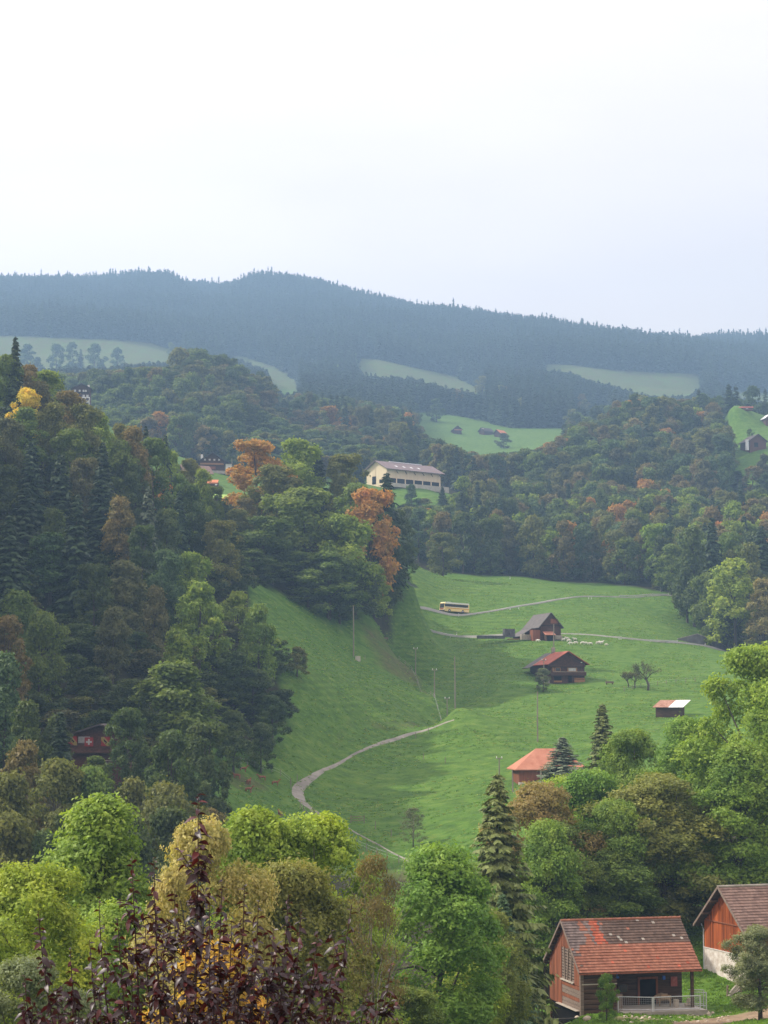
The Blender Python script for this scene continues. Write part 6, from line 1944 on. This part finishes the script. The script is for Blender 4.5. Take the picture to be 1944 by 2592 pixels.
# ---- troughs, posts, gates of the meadow
def trough(px, Y, lab, s=1.0):
    e = empty('trough', on_ground(px, Y)); e.scale = (s, s, s)
    part(e, 'basin', M['grey_wood'], ((0, 0, 0.55), (2.0, 0.6, 0.45)))
    part(e, 'support', M['dark_wood'], ((-.7, 0, 0.1), (0.2, 0.5, 0.5))); part(e, 'support', M['dark_wood'], ((.7, 0, 0.1), (0.2, 0.5, 0.5)))
    tag(e, lab, 'trough')
trough(1543, 486, 'wooden trough on the meadow right of the chalet')
trough(975, 502, 'small trough on the bare bank under the tree clump', 0.8)
def stake(px, py, h, lab, near=250, far=480):
    p = hit(px, py, near, far) or on_ground(px, 350)
    mb = MB(); mb.tube([(0, 0, -.4), (0.03, 0, h)], [0.07, 0.06], 6)
    mb.box((0, 0, h * 0.8), (0.16, 0.05, 0.05))
    o = mb.build('fence_stake', M['pole']); o.location = p
    tag(o, lab, 'stake', 'fence stakes in the meadow')
for px, py, h, lab in ((1084, 1858, 1.3, 'right stake beside the upper track'), (1052, 1872, 1.3, 'left stake beside the upper track'), (736, 1998, 1.6, 'left stake at the track bend'), (752, 1985, 1.5, 'right stake at the track bend'), (1072, 1922, 1.1, 'left stake in the sunny meadow'), (1127, 1932, 1.1, 'right stake in the sunny meadow'), (950, 2100, 1.3, 'stake below the track on the shaded slope'), (990, 2120, 1.2, 'low stake near the grey bush'), (924, 1672, 1.2, 'stake right of the tall pole on the left slope')):
    stake(px, py, h, lab)
e = empty('field_gate', hit(905, 2085, 255, 400) or on_ground(905, 310))
for z in (0.4, 0.75, 1.1):
    part(e, 'bar', M['grey_wood'], ((0, 0, z), (2.2, 0.06, 0.1)))
for x in (-1.1, 1.1):
    part(e, 'post', M['grey_wood'], ((x, 0, 0.5), (0.14, 0.14, 1.6)))
tag(e, 'small grey wooden gate on the shaded slope beside the lower track', 'gate')
o = part(None, 'junction_box', M['concrete'], ((0, 0, 0.5), (1.2, 0.6, 1.3))); o.location = on_ground(906, 468)
tag(o, 'pale grey box at the foot of the tall pole', 'box')

def fence(pts, n, lab):
    """posts with two wires laid along the ground"""
    P = [on_ground(c, Y) for c, Y in pts]
    Ls = [0.0]
    for a, b in zip(P, P[1:]):
        Ls.append(Ls[-1] + (b - a).length)
    e = empty('pasture_fence', P[0])
    tops = []
    for k in range(n):
        d = Ls[-1] * k / (n - 1)
        i = max(j for j in range(len(Ls) - 1) if Ls[j] <= d + 1e-6)
        q = P[i].lerp(P[i + 1], (d - Ls[i]) / (Ls[i + 1] - Ls[i])); q.z = ground(q.x, q.y)
        q = q - P[0]
        mb = MB(); mb.tube([q - Vector((0, 0, .3)), q + Vector((rg.uniform(-.06, .06), 0, 1.15))], [0.075, 0.06], 6); mb.build('post', M['pole'], e)
        tops.append(q)
    for z in (0.55, 1.0):
        mb = MB(); mb.tube([t + Vector((0, 0, z)) for t in tops], 0.012, 4, cap=False); mb.build('wire', M['steel'], e)
    tag(e, lab, 'fence')
fence([(1010, 500), (1056, 484), (1104, 450), (1140, 424)], 14, 'post and wire fence along the spur crest by the short poles')
fence([(760, 338), (800, 322), (880, 308), (980, 296), (1040, 290)], 16, 'post and wire fence along the lower track on the shaded slope')
fence([(560, 338), (640, 350), (700, 356), (735, 354)], 10, 'post and wire fence above the deer pasture at the wood edge')
fence([(1580, 470), (1680, 478), (1760, 482)], 9, 'post and wire fence behind the bare fruit trees')
# ------------------------------------------------------------------ the purple-leaved plum in front
def plum():
    rg = random.Random(77)
    Y0 = 12.0
    foot = Vector((at(500, 1800, Y0).x, Y0 + 0.15, ground(at(500, 1800, Y0).x, Y0)))
    e = empty('purple_plum', foot)
    def leaf_mat():
        m, t, out = node_mat('purple_leaf')
        ge = N(t, 'ShaderNodeNewGeometry'); oi = N(t, 'ShaderNodeObjectInfo')
        ad = N(t, 'ShaderNodeMath', operation='ADD'); L(t, ge.outputs['Random Per Island'], ad.inputs[0]); L(t, oi.outputs['Random'], ad.inputs[1])
        fr = N(t, 'ShaderNodeMath', operation='FRACT'); L(t, ad.outputs[0], fr.inputs[0])
        cr = N(t, 'ShaderNodeValToRGB'); q = cr.color_ramp.elements
        q[0].position = 0.0; q[0].color = (0.020, 0.0115, 0.017, 1); q[1].position = 0.7; q[1].color = (0.032, 0.015, 0.022, 1)
        z = q.new(0.93); z.color = (0.085, 0.013, 0.014, 1)
        L(t, fr.outputs[0], cr.inputs[0])
        b = N(t, 'ShaderNodeBsdfPrincipled', inp={'Roughness': 0.45, 'Specular IOR Level': 0.5})
        L(t, cr.outputs[0], b.inputs['Base Color'])
        tr = N(t, 'ShaderNodeBsdfTranslucent', inp={0: (0.20, 0.012, 0.016, 1)})
        mx = N(t, 'ShaderNodeMixShader', inp={0: 0.09}); L(t, b.outputs[0], mx.inputs[1]); L(t, tr.outputs[0], mx.inputs[2]); L(t, mx.outputs[0], out.inputs[0])
        return m
    LM = leaf_mat()
    stem_m = surf('plum_stem', (0.035, 0.02, 0.02), (0.075, 0.04, 0.04), 8, 0.7)
    # one leaf: pointed oval, folded along its rib, tip curved down; 6 x 3.4 cm
    def leaf_geo(curl, fold):
        rib = [(0.0, 0.0), (0.012, 0.011), (0.03, 0.0165), (0.046, 0.0115), (0.06, 0.0)]
        V, Fc = [], []
        for x, w in rib:
            z = -curl * x * x * 18
            V += [(x, -w, z + fold * w), (x, 0, z), (x, w, z + fold * w)]
        for i in range(4):
            a = i * 3
            Fc += [(a, a + 3, a + 4, a + 1), (a + 1, a + 4, a + 5, a + 2)]
        return V, Fc
    GEO = [leaf_geo(c, f) for c, f in ((0.25, 0.35), (0.6, 0.5), (0.95, 0.25), (0.1, 0.6))]
    MES = []
    for V, Fc in GEO:
        me = bpy.data.meshes.new('leaf'); me.from_pydata(V, [], Fc); me.materials.append(LM); me.polygons.foreach_set('use_smooth', [True] * len(Fc)); me.update(); MES.append(me)
    tips = [(500, 2008, 0.0), (335, 2168, .1), (392, 2172, -.2), (252, 2268, .2), (95, 2305, -.1), (560, 2222, .3), (617, 2240, -.3), (655, 2282, .1), (733, 2264, -.1), (765, 2302, .35), (805, 2356, 0), (888, 2290, .1), (440, 2250, .4),
            (530, 2290, -.4), (300, 2330, -.3), (180, 2400, .2), (990, 2440, .2), (60, 2470, .1), (690, 2350, -.3), (585, 2330, .45), (470, 2330, -.45), (370, 2340, .3), (850, 2400, -.2), (140, 2500, -.3), (930, 2500, .3), (225, 2380, .4), (640, 2400, .2), (545, 2400, -.1), (415, 2420, .1), (780, 2430, .3), (330, 2450, -.2), (710, 2470, .1), (250, 2500, .1), (600, 2490, -.35), (480, 2480, .35), (870, 2520, .1), (380, 2540, .3), (820, 2540, -.3), (660, 2550, .4), (180, 2560, .3), (530, 2560, -.2), (300, 2575, .1), (440, 2590, -.1), (740, 2585, -.1), (900, 2590, .4), (75, 2580, .2)]
    placed = []           # (matrix, geometry index, apparent height in picture)
    mbs = MB()
    mbs.tube([Vector((0, 0, -0.6)), Vector((0.03, 0, 0.8)), Vector((0.0, 0.05, 2.0))], [0.10, 0.08, 0.055], 8)
    hub = Vector((0.0, 0.05, 2.0))
    def leaf_at(p, dirn, size, roll):
        x = dirn.normalized(); up = Vector((0, 0, 1))
        y = up.cross(x)
        y = y.normalized() if y.length > 1e-3 else Vector((0, 1, 0))
        z = x.cross(y)
        Mx = Matrix((x, y, z)).transposed().to_4x4()
        placed.append((Matrix.Translation(p) @ Mx @ Matrix.Rotation(roll, 4, 'X') @ Matrix.Scale(size, 4), rg.randrange(4)))
    def dress(pts, n0, size0, step=0.022):
        # alternate leaves along the outer part of a shoot
        acc = 0.0; k = 0
        tot = sum((pts[i + 1] - pts[i]).length for i in range(len(pts) - 1)); run = 0.0
        for i in range(len(pts) - 1):
            seg = pts[i + 1] - pts[i]
            Ls = seg.length; d = seg.normalized()
            s = 0.0
            while s < Ls:
                f = (run + s) / tot
                if f > n0:
                    a = k * 2.4 + rg.uniform(-.5, .5)
                    side = Vector((math.cos(a), math.sin(a), 0))
                    tip = 1 - f
                    dirn = side + d * (0.9 if tip < 0.03 else 0.25) + Vector((0, 0, rg.uniform(-0.75, 0.25)))
                    leaf_at(pts[i] + d * s, dirn, size0 * (0.55 + 0.5 * min(1, tip * 12)) * rg.uniform(0.75, 1.3), rg.uniform(-.9, .9))
                    k += 1
                s += step * rg.uniform(0.7, 1.35)
            run += Ls
    for ti, (px, py, dy) in enumerate(tips):
        top = at(px, py, Y0 + dy) - foot
        z_low = max(0.9, hub.z - 0.6 + (top.z - hub.z) * 0.15)
        root = hub.lerp(Vector((top.x * 0.35, top.y * 0.35, hub.z + 0.35)), rg.uniform(0.1, 0.9))
        mid = Vector((top.x * (0.86 + rg.uniform(-.05, .05)), top.y * 0.8, root.z + (top.z - root.z) * 0.42))
        pts = []
        for i in range(15):
            t = i / 14
            p = root * (1 - t) ** 2 + mid * 2 * t * (1 - t) + top * t * t
            pts.append(p + Vector((math.sin(t * 9 + ti), math.cos(t * 7 + ti), 0)) * 0.006)
        mbs.tube(pts, [0.013 * (1 - t / 14) + 0.0022 for t in range(15)], 5)
        dress(pts, 0.30, 0.86 if ti else 1.15, 0.020 if ti else 0.016)
        for j in range(42):
            f = rg.uniform(0.2, 1.0) ** 1.6 * 0.86 + 0.06
            i = int(f * 14)
            b = pts[i]
            d = (Vector((rg.uniform(-1, 1), rg.uniform(-1, 1), rg.uniform(0.3, 1.0)))).normalized() * rg.uniform(0.06, 0.19)
            tw = [b, b + d * 0.5 + Vector((0, 0, .01)), b + d + Vector((0, 0, .05))]
            mbs.tube(tw, [0.004, 0.003, 0.0015], 4)
            dress(tw, 0.1, 0.82, 0.022)
    mbs.build('stem', stem_m, e)
    # leaves that show largest stay single: those in the frame and nearest to us
    Tf = Matrix.Translation(foot)
    key = []
    for i, (Mx, g) in enumerate(placed):
        q = Tf @ Mx.translation
        c, r = project(q.x, q.y, q.z)
        vis = (-10 < c < 1960) and (1990 < r < 2600)
        key.append((0 if vis else 1, r if r < 2330 else 2330 + q.y * 10, i))
    key.sort()
    single = set(i for _, _, i in key[:300])
    V, Fc = [], []
    for i, (Mx, g) in enumerate(placed):
        if i in single:
            o = link(bpy.data.objects.new('leaf', MES[g]), e); o.matrix_local = Mx
        else:
            k = len(V)
            V += [tuple(Mx @ Vector(v)) for v in GEO[g][0]]; Fc += [tuple(k + a for a in f) for f in GEO[g][1]]
    o = link(bpy.data.objects.new('foliage', np_mesh('foliage', V, Fc, LM, True)), e)
    stuff(o)
    tag(e, 'purple-leaved plum with upright shoots close to the viewer', 'plum tree')
plum()
# ------------------------------------------------------------------ tussocks that roughen the meadow
def tussocks():
    rng = np.random.default_rng(31)
    kinds = []
    for k in range(3):
        V, Fc = [], []
        for i in range(22):
            a = rng.uniform(0, 6.28); r = rng.uniform(0, 0.42)
            x, y = r * math.cos(a), r * math.sin(a)
            b = rng.uniform(0, 6.28); w = rng.uniform(0.05, 0.11); h = rng.uniform(0.14, 0.34) * (1 - r)
            dx, dy = math.cos(b) * w, math.sin(b) * w
            lx, ly = rng.normal(size=2) * 0.10
            n = len(V)
            V += [(x - dx, y - dy, -0.05), (x + dx, y + dy, -0.05), (x + lx, y + ly, h)]
            Fc.append((n, n + 1, n + 2))
        kinds.append(np_mesh('tussock', V, Fc, M['leaf']))
    pts = []
    poly = [(560, 300), (700, 265), (1040, 285), (1300, 300), (1520, 300), (1740, 400), (1800, 500), (1780, 600), (1700, 700), (1300, 722), (1040, 715), (1030, 600), (960, 510), (800, 485), (640, 458), (690, 405), (720, 385), (640, 350)]
    n = 60000
    Y = np.sqrt(rng.uniform(265 ** 2, 722 ** 2, n)); C = rng.uniform(560, 1800, n)
    ok = inside(poly, C, Y)
    for c, y in zip(C[ok], Y[ok]):
        x = (c - 972) / F * y
        v = float(vnoise(np.array([x / 11.0]), np.array([y / 11.0]))[0]) + 0.5 * float(vnoise(np.array([x / 3.0]), np.array([y / 3.0]))[0])
        if v + rng.uniform(-0.35, 0.35) < 0.0:
            continue
        s = rng.uniform(0.35, 0.8)
        t = (0.13, 0.26, 0.038) if rng.random() < 0.7 else (0.24, 0.31, 0.075)
        pts.append((x, y, ground(x, y), s * rng.uniform(0.6, 1.0), s * 1.6, t))
    # the bank and verge by the near barns
    for k in range(5000):
        c, y = rng.uniform(1440, 2000), rng.uniform(138, 205)
        if any(inside(p, np.array([c]), np.array([y]))[0] for p in EARTH_CY):
            continue
        x = (c - 972) / F * y
        q = BARN_T.inverted() @ Vector((x, y, 0))
        if -4.9 < q.x < 5.6 and -5.2 < q.y < 4.2:
            continue
        pts.append((x, y, ground(x, y), rng.uniform(0.4, 0.9), rng.uniform(0.5, 1.1), (0.15, 0.27, 0.04)))
    o = wood_mass('meadow_grass', 'short tufted grass of the meadow slopes', pts, (kinds, 1.0, 1.0), M['leaf_far'])
    o['category'] = 'grass'
tussocks()
# ------------------------------------------------------------------ the air of the valley
_hz = MB().box((0, 2170, 455), (3600, 4420, 1010))
haze = _hz.build('haze', [])
haze.data.materials.clear()
_hm, _ht, _ho = node_mat('valley_haze')
_hv = N(_ht, 'ShaderNodeVolumePrincipled')
_hv.inputs["Color"].default_value = (0.40, 0.65, 1.0, 1)
_hv.inputs['Density'].default_value = 0.00025
_hv.inputs['Anisotropy'].default_value = 0.15
L(_ht, _hv.outputs[0], _ho.inputs['Volume'])
haze.data.materials.append(_hm)
stuff(haze, 'thin blue haze filling the valley air', 'haze')
